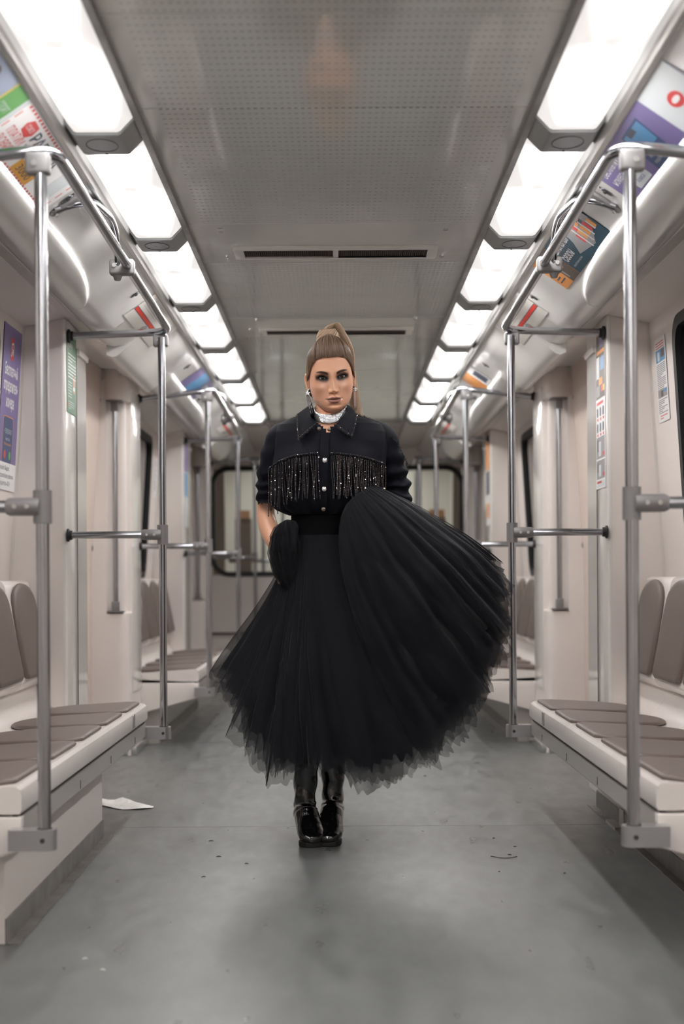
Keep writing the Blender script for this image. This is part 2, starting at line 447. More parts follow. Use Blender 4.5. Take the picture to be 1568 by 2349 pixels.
# --- pillars
def pillarA(side, y0):    # far end of a bench, near side of a door
    m = MB()
    pr = []
    # plan profile in (x,y): camera-facing face, aisle face with small round corner
    pl = [(1.36, y0), (1.112, y0)] + [(1.112+0.012*math.cos(t)-0.0, y0+0.012+0.012*math.sin(t)) for t in np.linspace(-PI/2, -PI, 5)] + [(1.100, y0+0.47), (1.112, y0+0.485), (1.36, y0+0.485)]
    n = len(pl)
    vs = [(side*x, y, z) for z in (0, 1.985) for x, y in pl]
    fs = [(i, i+1, n+i+1, n+i) for i in range(n-1)]
    m.add(vs, fs)
    o = m.build('pillar', M['cream_gloss'], WALL[side], smooth=50)
    # camera-facing wide panel in matt cream
    q = [(1.116, y0-0.004, 0.0), (1.318, y0-0.004, 0.0), (1.318, y0-0.004, 0.95), (wall_x(1.947)-0.012, y0-0.004, 1.947), (1.116, y0-0.004, 1.98)]
    MB().add([(side*x, y, z) for x, y, z in q], [(0,1,2,3,4)]).build('pillar_face', M['cream'], o)
    MB().box(*sorted((side*1.0975, side*1.101)), y0+0.235, y0+0.239, 0.05, 1.90).build('joint', M['dark'], o)
    MB().box(*sorted((side*1.088, side*1.12)), y0+0.25, y0+0.47, 1.875, 1.90).build('strip_top', M['cream_gloss'], o)
    return o
def pillarB(side, y0):    # far side of a door: rounded jamb with recessed grab bar
    yb = y0 + 0.46
    def ring(z, rec):
        pts = [(1.36, y0+0.0)]
        r = 0.055
        c = (1.095+r, y0+r)
        face0 = 1.34
        # camera-facing face from x=1.235 to corner, then corner to aisle face
        xs = np.linspace(face0, c[0], 14)
        for x in xs: pts.append((x, y0))
        for t in np.linspace(-PI/2, -PI, 8)[1:]: pts.append((c[0]+r*math.cos(t), c[1]+r*math.sin(t)))
        pts += [(1.095, y0+0.12), (1.095, yb), (1.36, yb)]
        out = []
        for (x, y) in pts:
            dy = 0.0
            if rec:
                if x < 1.205 and y < y0+0.075:
                    # push back into a shallow tray
                    out.append((max(x, 1.118), y + 0.045 + (0.012 if x < 1.19 else 0)) if x < 1.20 else (x, y)); continue
            out.append((x, y))
        # widening foot
        if z < 0.30:
            w = (0.30-z)/0.30*0.02
            out = [(x - (w if x < 1.2 else 0), y) for x, y in out]
        return out
    zs = [(0.0, 0), (0.15, 0), (0.30, 0), (0.40, 0), (0.742, 0), (0.75, 1), (1.0, 1), (1.5, 1), (1.855, 1), (1.862, 0), (2.02, 0)]
    R = [ring(z, r) for z, r in zs]; n = len(R[0])
    vs = [(side*x, y, zs[j][0]) for j in range(len(R)) for x, y in R[j]]
    fs = [(j*n+i, j*n+i+1, (j+1)*n+i+1, (j+1)*n+i) for j in range(len(R)-1) for i in range(n-1)]
    o = MB().add(vs, fs).build('pillar', M['cream_gloss'] if False else M['cream'], WALL[side], smooth=55)
    # glossy strip on the aisle face
    MB().box(*sorted((side*1.090, side*1.0955)), y0+0.13, yb-0.006, 0.32, 1.93).build('strip', M['cream_gloss'], o, bevel=0.002)
    # foot trim
    MB().box(*sorted((side*1.060, side*1.10)), y0+0.02, yb+0.1, 0, 0.045).build('kick_strip', M['alu'], o, bevel=0.004)
    MB().box(*sorted((side*1.10, side*1.33)), y0-0.012, y0+0.02, 0, 0.045).build('kick_strip', M['alu'], o, bevel=0.004)
    for kx, kz in ((1.256, 1.862), (1.298, 1.087)):
        kn = MB().tube([(side*kx, y0+0.002, kz), (side*kx, y0-0.022, kz)], [0.024, 0.019], 18).build('door_button', M['chrome'] if side < 0 else M['alu'], o, smooth=50)
        MB().tube([(side*kx, y0-0.0225, kz), (side*kx, y0-0.026, kz)], [0.012, 0.009], 12).build('button_core', M['dark'], kn, smooth=50)
    # cap above the bar
    MB().tube([(side*1.165, y0+0.045, 1.862), (side*1.165, y0+0.045, 2.02)], 0.068, 24).build('grip_housing', M['cream'], o, smooth=40)
    return o
gb_lab = {}
for side in (-1, 1):
    for k in (-1, 0, 1): pillarA(side, 5.78 + PER*k)
    for k in (-1, 0, 1, 2):
        pillarB(side, 3.01 + PER*k)
        if k in (1, 2):
            y0 = 3.01+PER*k
            g = empty('grab_bar', (side*1.16, y0+0.02, 0.75))
            x = side*1.162; y = y0 + 0.012
            MB().tube([(x, y, 0.77), (x, y, 1.84)], 0.0135, 14).build('bar', M['chrome'], g, smooth=40)
            for zz, s2 in ((0.758, 1), (1.852, -1)):
                MB().box(x-0.019, x+0.019, y-0.019, y+0.019, min(zz, zz+s2*0.05), max(zz, zz+s2*0.05)).build('socket', M['cast'], g, bevel=0.004)
                MB().box(x-0.042, x+0.042, y-0.028, y+0.05, min(zz, zz-s2*0.008), max(zz, zz-s2*0.008)).build('flange', M['cast'], g, bevel=0.003)
            sd = 'left' if side < 0 else 'right'
            tag(g, ('vertical steel grab bar in the %s door jamb beyond the first bench' if k == 1 else 'small distant vertical grab bar in the far %s door jamb') % sd, 'grab bar')
# doors
dn = 0
for side in (-1, 1):
    for k in (-1, 0, 1):
        dn += 1
        a, b = 6.262+PER*k, 7.44+PER*k
        zs = [0, 1.0, 2.02]
        def dx(z): return wall_x(z) - 0.04
        m = MB()
        for (ya, yb) in ((a, (a+b)/2-0.004), ((a+b)/2+0.004, b)):
            vs = []
            for z in zs: vs += [(side*dx(z), ya, z), (side*dx(z), yb, z)]
            m.add(vs, [(0,1,3,2), (2,3,5,4)])
        o = m.build('door_%d' % dn, M['door'])
        tag(o, 'sliding door pair of the carriage on the %s' % ('left' if side < 0 else 'right'), kind='structure')
        MB().box(*sorted((side*1.27, side*1.30)), (a+b)/2-0.006, (a+b)/2+0.006, 0.02, 1.95).build('rubber_seal', M['rubber'], o)
        MB().box(*sorted((side*1.24, side*1.33)), a, b, 0, 0.006).build('sill', M['kick'], o)
# --- end walls
we = MB()
ZB, ZT, XW = 0.955, 1.935, 1.145
we.box(-1.40, -XW, Y1, Y1+0.06, 0, 2.15).box(XW, 1.40, Y1, Y1+0.06, 0, 2.15).box(-XW, XW, Y1, Y1+0.06, 0, ZB).box(-XW, XW, Y1, Y1+0.06, ZT, 2.15)
we = we.build('wall_end', M['cream'])
tag(we, 'cream end wall of the carriage with one wide window', kind='structure')
outer = rrect(-XW-0.015, XW+0.015, ZB-0.015, ZT+0.015, 0.17, 8); inner = rrect(-XW+0.03, XW-0.03, ZB+0.03, ZT-0.03, 0.13, 8)
n = len(outer); vs = []
for off, ring in ((0.0, outer), (-0.02, outer), (-0.02, inner), (0.05, inner)): vs += [(x, Y1+off, z) for x, z in ring]
fs = [(L*n+i, L*n+(i+1) % n, (L+1)*n+(i+1) % n, (L+1)*n+i) for L in range(3) for i in range(n)]
w = MB().add(vs, fs).build('window_7', M['rubber'], smooth=35)
tag(w, 'wide end window with rounded black rubber frame behind the person', kind='structure')
MB().add([(-XW, Y1+0.03, ZB), (XW, Y1+0.03, ZB), (XW, Y1+0.03, ZT), (-XW, Y1+0.03, ZT)], [(0,1,2,3)]).build('pane', M['glass'], w)
o = MB().prism([(0, 0), (0, 0)], 0, 0) if False else None
l = MB().add([(x, y, z) for x in (-1.33, 1.33) for y, z in ((13.0, 0.41), (12.86, 0.38), (12.80, 0.33), (12.80, 0.0), (13.0, 0.0))],
             [(0,1,6,5), (1,2,7,6), (2,3,8,7), (0,4,3,2,1), (5,6,7,8,9)]).build('wall_ledge', M['shell'], we)
MB().box(-1.33, 1.33, 12.985, 12.9995, 0.41, 0.43).build('ledge_gap', M['dark'], we)
wb = MB().box(-1.40, 1.40, Y0-0.06, Y0, 0, 2.17).build('wall_rear', M['cream'])
tag(wb, 'cream wall behind the viewpoint', kind='structure')
# what shows through the end window: the vestibule of the next carriage
nc = empty('neighbour_carriage', (0, 15.0, 0))
tag(nc, 'blurred pale next carriage seen through the wide end window', 'carriage')
MB().box(-1.3, 1.3, 16.3, 16.36, 0, 2.2).box(-1.36, -1.3, 13.2, 16.36, 0, 2.2).box(1.3, 1.36, 13.2, 16.36, 0, 2.2).build('shell', M['white'], nc)
MB().box(-1.36, 1.36, 13.2, 16.36, 2.2, 2.24).build('roof', M['white'], nc)
MB().box(-1.36, 1.36, 13.2, 16.36, -0.04, 0).build('floor_plate', M['kick'], nc)
for x0, x1 in ((-1.02, -0.86), (0.90, 1.08)):
    MB().box(x0, x1, 14.2, 14.35, 0, 1.52).build('door_post', flat('brown_post', (0.16, 0.12, 0.10)), nc)
    MB().box(x0+0.01, x1-0.01, 14.18, 14.2, 1.52, 1.60).build('post_top', flat('orange_brown', (0.40, 0.22, 0.12)), nc)
for x in (-1.16, 1.19):
    MB().box(x-0.09, x+0.09, 13.5, 13.6, 0, 2.1).build('corner_post', flat('brown_corner', (0.22, 0.17, 0.14)), nc)
for x in (-0.75, -0.55, 0.62, 0.80):
    MB().tube([(x, 14.4, 0.2), (x, 14.4, 2.1)], 0.02, 10).build('pole', M['chrome'], nc, smooth=40)
MB().tube([(-1.1, 14.4, 1.1), (1.1, 14.4, 1.1)], 0.02, 10).build('rail', M['chrome'], nc, smooth=40)
for side in (-1, 1):
    MB().box(*sorted((side*0.5, side*0.7)), 13.3, 16.2, 2.17, 2.199).build('light_panel', mat('next_lamp', (0.8,0.8,0.8), emit=(1, 0.97, 0.92), estr=3.2), nc)

# ================================================================= BENCHES
def pad(mb_out, pts, O, U, V, N, t, dome=0.5):
    """soft slab: pts = outline in (u,v) around (0,0); returns MB"""
    m = MB(); n = len(pts); O, U, V, N = map(Vector, (O, U, V, N))
    cx = sum(p[0] for p in pts)/n; cy = sum(p[1] for p in pts)/n
    def ring(inset, h):
        r = []
        for p in pts:
            dx_, dy_ = p[0]-cx, p[1]-cy; L = math.hypot(dx_, dy_); f = max(0.02, (L-inset)/L)
            r.append(O + U*(cx+dx_*f) + V*(cy+dy_*f) + N*h)
        return r
    rings = [ring(0.004, 0), ring(0, t*0.35), ring(0.002, t*0.72), ring(0.008, t*0.95), ring(0.022, t), ring(0.08, t*(1+0.12*dome)), ring(0.15, t*(1+0.16*dome))]
    vs = [v for r in rings for v in r]; fs = []
    for L in range(len(rings)-1):
        for i in range(n): fs.append((L*n+i, L*n+(i+1) % n, (L+1)*n+(i+1) % n, (L+1)*n+i))
    fs.append(tuple((len(rings)-1)*n+i for i in range(n)))
    return m.add(vs, fs)

def bez_outline(kind):
    if kind == 'seat':      # u along the car (width .43), v from front (0) to back (.36), tongue shaped
        h = 0.212; P = []
        P += [(-h+0.045, 0), (-h+0.03, 0.003), (-h+0.003, 0.045)]
        P += [(-h+0.004, 0.10), (-h+0.010, 0.18)]
        for i in range(0, 13):
            a = PI - PI*i/12
            P.append((math.cos(a)*(h-0.014)*1.0, 0.20 + math.sin(a)**0.85*0.165))
        P += [(h-0.010, 0.18), (h-0.004, 0.10), (h-0.003, 0.045), (h-0.03, 0.003), (h-0.045, 0)]
        return P[::-1]
    h = 0.198; P = [(-h+0.03, 0), (-h+0.006, 0.008), (-h, 0.03), (-h+0.002, 0.14), (-h+0.008, 0.26)]
    for i in range(0, 13):
        a = PI - PI*i/12
        P.append((math.cos(a)*(h-0.010), 0.265 + math.sin(a)**0.8*0.105))
    P += [(h-0.008, 0.26), (h-0.002, 0.14), (h, 0.03), (h-0.006, 0.008), (h-0.03, 0)]
    return P[::-1]

def bench(side, y0, y1, nseat, k):
    root = empty('bench', (side*1.0, (y0+y1)/2, 0))
    S = lambda pr: [(side*x, z) for x, z in pr]
    shell = [(0.779, 0.352), (0.774, 0.362), (0.774, 0.398), (0.778, 0.410), (0.788, 0.418), (0.806, 0.420), (0.95, 0.412), (1.10, 0.400), (1.15, 0.402),
             (1.185, 0.420), (1.212, 0.455), (1.228, 0.505), (1.250, 0.505), (1.240, 0.44), (1.20, 0.385), (1.10, 0.365), (0.82, 0.352)]
    pitch = (y1-y0)/nseat
    for i in range(nseat):
        a = y0 + i*pitch; b = a + pitch
        MB().prism(S(shell), a + (0.0 if i == 0 else 0.0008), b - (0.0 if i == nseat-1 else 0.0008)).build('seat_shell', M['shell'], root, smooth=30)
        O = (side*0.797, (a+b)/2, 0.4195); V = Vector((side, 0, -0.048)).normalized(); N = Vector((side*0.048, 0, 1)).normalized()
        pad(None, bez_outline('seat'), O, (0, 1, 0), V, N, 0.013).build('seat_cushion', M['cushion'], root, smooth=70)
        # back
        bs = [(1.190, 0.520), (1.178, 0.535), (1.178, 0.548), (1.243, 0.900), (1.250, 0.914), (1.262, 0.921), (1.305, 0.921), (1.315, 0.50), (1.205, 0.505)]
        e0 = 0.0; e1 = 0.0
        MB().prism(S(bs), a + (0.02 if i == 0 else 0.0015), b - (0.02 if i == nseat-1 else 0.0015)).build('back_shell', M['shell'], root, bevel=0.006)
        V = Vector((side*0.065, 0, 0.352)).normalized(); N = Vector((-side*0.352, 0, 0.065)).normalized()
        pad(None, bez_outline('back'), (side*1.1775, (a+b)/2, 0.546), (0, 1, 0), V, N, 0.019, 0.8).build('back_cushion', M['cushion'], root, smooth=70)
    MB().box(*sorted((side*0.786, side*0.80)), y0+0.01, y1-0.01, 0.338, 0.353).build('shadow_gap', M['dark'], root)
    ap = [(0.781, 0.340), (0.781, 0.288), (0.786, 0.281), (0.806, 0.281), (0.806, 0.340)]
    rail = MB().prism(S(ap), y0+0.03, y1-0.004).build('front_rail', M['apron'], root, smooth=30)
    ys = y0 + 0.25
    while ys < y1:
        MB().box(*sorted((side*0.7800, side*0.7815)), ys-0.003, ys+0.003, 0.292, 0.318).build('slot', M['dark'], rail)
        ys += 0.58
    MB().box(*sorted((side*0.79, side*1.30)), y1-0.03, y1-0.01, 0.285, 0.35).build('end_beam', M['dark'], root)
    # clip bracket on the front lip
    yc = y1-0.40
    MB().box(*sorted((side*0.770, side*0.776)), yc-0.022, yc+0.022, 0.362, 0.412).build('clip', M['alu'], root, bevel=0.002)
    # closing panel at the near end
    MB().add([(side*0.775, y0-0.006, 0.345), (side*0.775, y0-0.006, 0.263), (side*1.10, y0-0.006, 0.175), (side*1.33, y0-0.006, 0.16), (side*1.33, y0-0.006, 0.345),
              (side*0.775, y0+0.03, 0.345), (side*0.775, y0+0.03, 0.263), (side*1.10, y0+0.03, 0.175), (side*1.33, y0+0.03, 0.16), (side*1.33, y0+0.03, 0.345)],
             [(0,1,2,3,4), (5,6,7,8,9), (0,1,6,5), (1,2,7,6), (2,3,8,7), (4,3,8,9), (0,4,9,5)]).build('end_panel', M['shell'], root, bevel=0.004)
    # heater box below
    if k == 0 and side < 0: bx0, ya, yb = 0.845, 3.60, 5.08
    elif k == 0: bx0, ya, yb = 1.035, 3.60, 5.70
    else: bx0, ya, yb = 1.00, y0+0.06, y1-0.1
    MB().box(*sorted((side*bx0, side*1.33)), ya, yb, 0.0, 0.30 if k == 0 else 0.27).build('heater_box', M['cream'] if k == 0 else M['apron'], root, bevel=0.004)
    MB().box(*sorted((side*(bx0-0.005), side*(bx0+0.002))), ya, yb, 0.0, 0.066).build('kick_strip', M['kick'], root)
    MB().box(*sorted((side*(bx0-0.034), side*bx0)), ya, yb+0.04, 0.0, 0.004).build('floor_strip', M['kick'], root)
    if side > 0 and k == 0:
        MB().box(side*1.00, side*1.035, 5.16, 5.34, 0.0, 0.012).box(side*1.027, side*1.033, 5.14, 5.22, 0.0, 0.075).build('floor_bracket', M['apron'], root)
    sd = 'left' if side < 0 else 'right'
    place = ['in the foreground, cream with five brown pads', 'beyond the first door, half hidden, cream with brown pads', 'far down the carriage'][k]
    tag(root, f'long bench on the {sd} {place}', 'bench', 'benches along the carriage walls')
    return root
for side in (-1, 1):
    bench(side, 3.47, 5.77, 5, 0)
    bench(side, 3.47+PER, 5.77+PER, 5, 1)

# ================================================================= POLES AND RAILS
RZ, PX, RX, R = 1.965, 0.712, 0.682, 0.0155
def pole(side, y, z1, idx, sgn):
    """vertical pole with bottom bracket, sleeve and the horizontal bar to the pillar; sgn: +1 pillar lies ahead"""
    root = empty('pole', (side*PX, y, 0.27))
    MB().tube([(side*PX, y, 0.315), (side*PX, y, z1)], R, 18).build('pole_tube', M['chrome'], root, smooth=40)
    # foot bracket
    br = MB(); pr = []
    n = 10
    c = (side*PX, y)
    pts = [(side*0.795, y-0.026*1), (side*0.795, y+0.026)] + [(side*PX - side*0.030*math.sin(t), y+0.026*math.cos(t)) for t in np.linspace(0, PI, n)]
    m = len(pts)
    vs = [(px, py, z) for z in (0.272, 0.322) for px, py in pts]
    fs = [(i, (i+1) % m, m+(i+1) % m, m+i) for i in range(m)] + [tuple(range(m))[::-1], tuple(range(m, 2*m))]
    b = br.add(vs, fs).build('foot_bracket', M['bracket'], root, smooth=35)
    MB().tube([(side*PX, y, 0.320), (side*PX, y, 0.3235)], 0.019, 16).build('collar', M['dark'], b)
    MB().tube([(side*PX, y-0.026, 0.297), (side*PX, y-0.030, 0.297)], 0.006, 10).build('bolt', M['dark'], b)
    # sleeve and bar
    zb = 1.10 + (0.004 if idx else 0)
    MB().tube([(side*PX, y, zb-0.040), (side*PX, y, zb+0.040)], 0.0225, 20).build('sleeve', M['cast'], root, smooth=40)
    ex, ey = side*1.082, y
    hb = bend([(side*(PX+0.02), y-0.012, zb), (side*(PX+0.20), y-0.012-0.02, zb), (ex, ey-0.02, zb)], 0.06)
    MB().tube(hb, R*0.95, 16).build('cross_bar', M['chrome'], root, smooth=40)
    s2 = MB().tube([(side*(PX+0.005), y-0.012, zb), (side*(PX+0.075), y-0.016, zb), (side*(PX+0.085), y-0.017, zb)], [0.022, 0.022, 0.017], 18).build('socket', M['cast'], root, smooth=45)
    for dx_ in (0.030, 0.060):
        MB().tube([(side*(PX+dx_), y-0.034, zb), (side*(PX+dx_), y-0.041, zb)], 0.006, 10).build('screw', M['alu'], s2, smooth=30)
    MB().tube([(side*1.076, ey-0.02, zb), (side*1.086, ey-0.02, zb), (side*1.090, ey-0.02, zb), (side*1.096, ey-0.02, zb)], [0.019, 0.020, 0.027, 0.027], 18).build('rubber_flange', M['rubber'], root, smooth=40)
    return root
def handrail(side, ya, yb, one_end=False):
    root = empty('handrail', (side*RX, (ya+yb)/2, RZ))
    y_b = yb + 0.02
    if one_end: pts = bend([(side*1.085, ya, RZ-0.045), (side*RX, ya, RZ), (side*RX, ya+0.42, RZ-0.02)], 0.13, 12)
    else: pts = bend([(side*1.085, ya, RZ-0.045), (side*RX, ya, RZ+0.003), (side*RX, y_b, RZ-0.030), (side*1.085, y_b, RZ-0.045)], 0.10, 12)
    MB().tube(pts, R, 16).build('rail_tube', M['chrome'], root, smooth=40)
    for y, RZ_ in (([(ya, RZ)]) if one_end else ([(ya, RZ), (y_b, RZ-0.030)])):
        fz = RZ-0.045
        MB().tube([(side*1.074, y, fz), (side*1.084, y, fz), (side*1.089, y, fz), (side*1.096, y, fz)], [0.019, 0.020, 0.028, 0.028], 18).build('rubber_flange', M['rubber'], root, smooth=40)
        cb = MB().box(*sorted((side*(PX-0.024), side*(PX+0.036))), y-0.018, y+0.018, RZ_-0.062, RZ_-0.010).build('corner_clamp', M['cast'], root, bevel=0.008)
        MB().tube([(side*(PX+0.012), y-0.018, RZ_-0.038), (side*(PX+0.012), y-0.022, RZ_-0.038)], 0.007, 10).build('screw', M['alu'], cb, smooth=30)
    if not one_end:
        ym = ya + 1.23
        ymz = RZ-0.014
        # wall bracket on the cove, curved arm, clamp on the rail
        arm = bend([(side*0.80, ym-0.44, 2.036), (side*0.738, ym-0.42, 2.066), (side*0.712, ym-0.06, 2.082), (side*0.712, ym, ymz-0.02)], 0.11, 12)
        MB().tube(arm, 0.0125, 14).build('support_arm', M['chrome'], root, smooth=45)
        pl = MB()
        nrm = Vector((-side*0.56, 0, -0.83)); tang = Vector((side*0.83, 0, -0.56))
        c = Vector((side*0.80, ym-0.44, 2.047)) 
        pts = []
        for i in range(20):
            a = 2*PI*i/20
            pts.append((0.062*math.copysign(abs(math.cos(a))**1.3, math.cos(a)), 0.020*math.copysign(abs(math.sin(a))**0.8, math.sin(a))))
        q = pad(None, pts, c, tang, (0, 1, 0), nrm, 0.016, 1.0)
        bp = q.build('arm_plate', M['cast'], root, smooth=60)
        for s3 in (-1, 1):
            cc = c + tang*0.045*s3 + nrm*0.014
            MB().tube([cc, cc+nrm*0.006], 0.006, 10).build('screw', M['alu'], bp, smooth=30)
        cl = MB().box(*sorted((side*(RX-0.022), side*(RX+0.060))), ym-0.020, ym+0.020, ymz-0.030, ymz+0.022).build('rail_clamp', M['cast'], root, bevel=0.009)
        MB().tube([(side*(RX+0.042), ym-0.020, ymz), (side*(RX+0.042), ym-0.025, ymz)], 0.007, 12).build('screw', M['alu'], cl, smooth=30)
        MB().tube([(side*(RX+0.034), ym, ymz-0.030), (side*(RX+0.034), ym, ymz-0.046)], [0.016, 0.010], 8).build('clamp_nut', M['cast'], cl, smooth=20)
    return root
pd = [(3.44, 0), (5.80, 1), (3.44+PER, 2), (5.80+PER, 3), (3.44+2*PER, 4)]
plab = {0: 'nearest {s} pole, thick blurred steel beside the foreground bench',
        1: '{s} sharp steel pole at the far end of the foreground bench',
        2: '{s} steel pole at the near end of the second bench',
        3: '{s} blurred pole at the far end of the second bench',
        4: 'farthest {s} pole, very blurred, before the end window'}
for side in (-1, 1):
    s = 'left' if side < 0 else 'right'
    for y, i in pd:
        p = pole(side, y, RZ-0.030 - (0.026 if i in (1, 3) else 0), i, 1)
        tag(p, plab[i].format(s=s), 'pole', 'vertical poles of the aisle')
    for i, (a, b) in enumerate(((3.44, 5.80), (3.44+PER, 5.80+PER))):
        h = handrail(side, a, b)
        tag(h, (f'large overhead steel handrail above the {s} foreground bench, bent to the wall at both ends', f'blurred overhead handrail above the {s} second bench')[i], 'handrail', 'overhead handrails')
    h = handrail(side, 3.44+2*PER, 0, one_end=True)
    tag(h, f'farthest short overhead handrail on the {s} near the end wall', 'handrail', 'overhead handrails')

# ================================================================= POSTERS AND PRINT
def text_mesh(txt, size, bold=0.0):
    cu = bpy.data.curves.new('t', 'FONT'); cu.body = txt; cu.size = size; cu.resolution_u = 2; cu.offset = bold
    o = bpy.data.objects.new('t', cu)
    me = bpy.data.meshes.new_from_object(o)
    bpy.data.objects.remove(o); bpy.data.curves.remove(cu)
    return me
class Sheet:
    """a flat sheet in the frame O (lower-left corner), U (reading direction), V (up)"""
    def __init__(s, O, U, V, w, h, thick=0.0012):
        s.O, s.U, s.V = Vector(O), Vector(U).normalized(), Vector(V).normalized()
        s.N = s.U.cross(s.V).normalized(); s.w, s.h = w, h; s.t = thick; s.root = None
    def P(s, u, v, d=0): return s.O + s.U*u + s.V*v + s.N*d
    def poly(s, name, pts, m, layer=1, thick=None):
        d0 = 0 if layer == 0 else s.t + 0.0003*(layer-1); d1 = s.t if layer == 0 else d0 + 0.0003
        n = len(pts)
        vs = [s.P(u, v, d0) for u, v in pts] + [s.P(u, v, d1) for u, v in pts]
        fs = [tuple(range(n))[::-1], tuple(range(n, 2*n))] + [(i, (i+1) % n, n+(i+1) % n, n+i) for i in range(n)]
        return MB().add(vs, fs).build(name, m, s.root)
    def rect(s, name, u0, v0, u1, v1, m, layer=1, r=0):
        pts = [(u0, v0), (u1, v0), (u1, v1), (u0, v1)] if not r else rrect(u0, u1, v0, v1, r, 4)
        return s.poly(name, pts, m, layer)
    def text(s, txt, u, v, size, m, layer=3, width=None, align='l', bold=0.0):
        me = text_mesh(txt, size, bold)
        if len(me.vertices) == 0: return None
        xs = [q.co.x for q in me.vertices]; w = max(xs)-min(xs)
        k = (width/w) if width else 1
        off = {'l': 0, 'c': -w*k/2, 'r': -w*k}[align]
        x0 = min(xs)
        for q in me.vertices:
            q.co = s.P(u + off + (q.co.x-x0)*k, v + q.co.y, s.t + 0.0003*layer)
        me.materials.append(m)
        return link('lettering', me, s.root)
    def lines(s, u0, u1, vtop, n, step, m, name='small_print', seed=1, hh=0.35):
        rnd = random.Random(seed); mb = MB()
        for i in range(n):
            v = vtop - i*step; L = (u1-u0)*(1 if rnd.random() < 0.7 else rnd.uniform(0.35, 0.8))
            vs = [s.P(u0, v, s.t+0.0006), s.P(u0+L, v, s.t+0.0006), s.P(u0+L, v+step*hh, s.t+0.0006), s.P(u0, v+step*hh, s.t+0.0006)]
            mb.add(vs, [(0,1,2,3)])
        o = mb.build(name, m, s.root); o['kind'] = 'stuff'; return o
def sheet_thing(sh, base_m, label, cat='poster', name='poster', group=None):
    sh.root = empty(name, sh.P(0, 0)); tag(sh.root, label, cat, group)
    sh.rect('paper', 0, 0, sh.w, sh.h, base_m, 0)
    return sh
white = flat('print_white', (0.80, 0.80, 0.80)); violet = flat('print_violet', (0.185, 0.150, 0.33)); navy = flat('print_navy', (0.05, 0.08, 0.18))
pred = flat('print_red', (0.62, 0.06, 0.06)); pgreen = flat('print_green', (0.12, 0.34, 0.10)); ink = flat('print_ink', (0.07, 0.08, 0.12)); orange = flat('print_orange', (0.72, 0.30, 0.08))
skin_p = flat('print_skin', (0.60, 0.30, 0.20)); pale = flat('print_pale', (0.62, 0.66, 0.68)); blue = flat('print_blue', (0.10, 0.28, 0.50)); yellow = flat('print_yellow', (0.75, 0.62, 0.12))
teal = flat('print_teal', (0.02, 0.07, 0.11)); brown = flat('print_brown', (0.10, 0.075, 0.06)); grey_p = flat('print_grey', (0.30, 0.30, 0.31)); lgreen = flat('print_leaf', (0.065, 0.17, 0.085))
# violet wall poster on the left
def wallframe(side, y_left, z0, z1):
    a = Vector((side*(wall_x(z0)-0.003), y_left, z0)); b = Vector((side*(wall_x(z1)-0.003), y_left, z1))
    return a, (b-a).normalized()
O, V = wallframe(-1, 5.455, 1.277, 1.92)
s = sheet_thing(Sheet(O, (0, 1, 0), V, 0.295, 0.64), violet, 'violet telephone poster with white heading on the left wall by the photo edge')
s.rect('footer', 0, 0, 0.295, 0.108, white, 1)
s.rect('logo', 0.118, 0.51, 0.168, 0.60, pred, 1, r=0.008)
s.text('Я', 0.143, 0.525, 0.075, white, 2, align='c', bold=0.001)
for t, v, w in (('Бесплатный', 0.448, 0.21), ('определитель', 0.388, 0.235), ('номера', 0.325, 0.13)): s.text(t, 0.145, v, 0.062, white, 2, width=w, align='c', bold=0.0012)
s.rect('phone_edge', 0.055, 0.108, 0.222, 0.290, orange, 1, r=0.02); s.rect('phone', 0.059, 0.1085, 0.218, 0.286, navy, 2, r=0.018)
s.text('+7 (555) 555-55-27', 0.138, 0.222, 0.026, pale, 4, width=0.12, align='c'); s.text('Яндекс Спам 55', 0.138, 0.195, 0.016, pale, 4, width=0.07, align='c')
s.text('Возможно, мошенники', 0.138, 0.176, 0.016, orange, 4, width=0.115, align='c')
for u, m_ in ((0.098, pred), (0.18, flat('print_call', (0.10, 0.42, 0.10)))):
    s.poly('call_button', [(u+0.017*math.cos(t*PI/10), 0.138+0.017*math.sin(t*PI/10)) for t in range(20)], m_, 4)
s.text('скачайте Яндекс', 0.02, 0.078, 0.026, ink, 2, width=0.17); s.text('попросите Алису включить', 0.02, 0.048, 0.026, ink, 2, width=0.245); s.text('определитель АОН', 0.02, 0.018, 0.026, ink, 2, width=0.19)
# information sheet on the right wall
O, V = wallframe(1, 5.69, 1.534, 1.862)
s = sheet_thing(Sheet(O, (0, -1, 0), V, 0.175, 0.328), white, 'narrow white information sheet with two photographs on the right wall', 'notice', 'notice')
s.lines(0.02, 0.155, 0.309, 3, 0.010, pred, seed=3)
s.rect('photograph', 0.012, 0.235, 0.163, 0.284, blue, 1); s.rect('photograph_detail', 0.04, 0.24, 0.075, 0.275, pale, 2); s.rect('photograph_detail', 0.10, 0.25, 0.15, 0.28, brown, 2)
s.lines(0.014, 0.160, 0.225, 15, 0.0070, ink, seed=4)
s.rect('photograph', 0.012, 0.095, 0.163, 0.126, grey_p, 1); s.rect('photograph_detail', 0.06, 0.097, 0.10, 0.122, brown, 2); s.rect('photograph_detail', 0.10, 0.112, 0.16, 0.125, blue, 2)
s.lines(0.014, 0.160, 0.085, 8, 0.0072, ink, seed=5); s.lines(0.03, 0.15, 0.022, 2, 0.010, pred, seed=8)
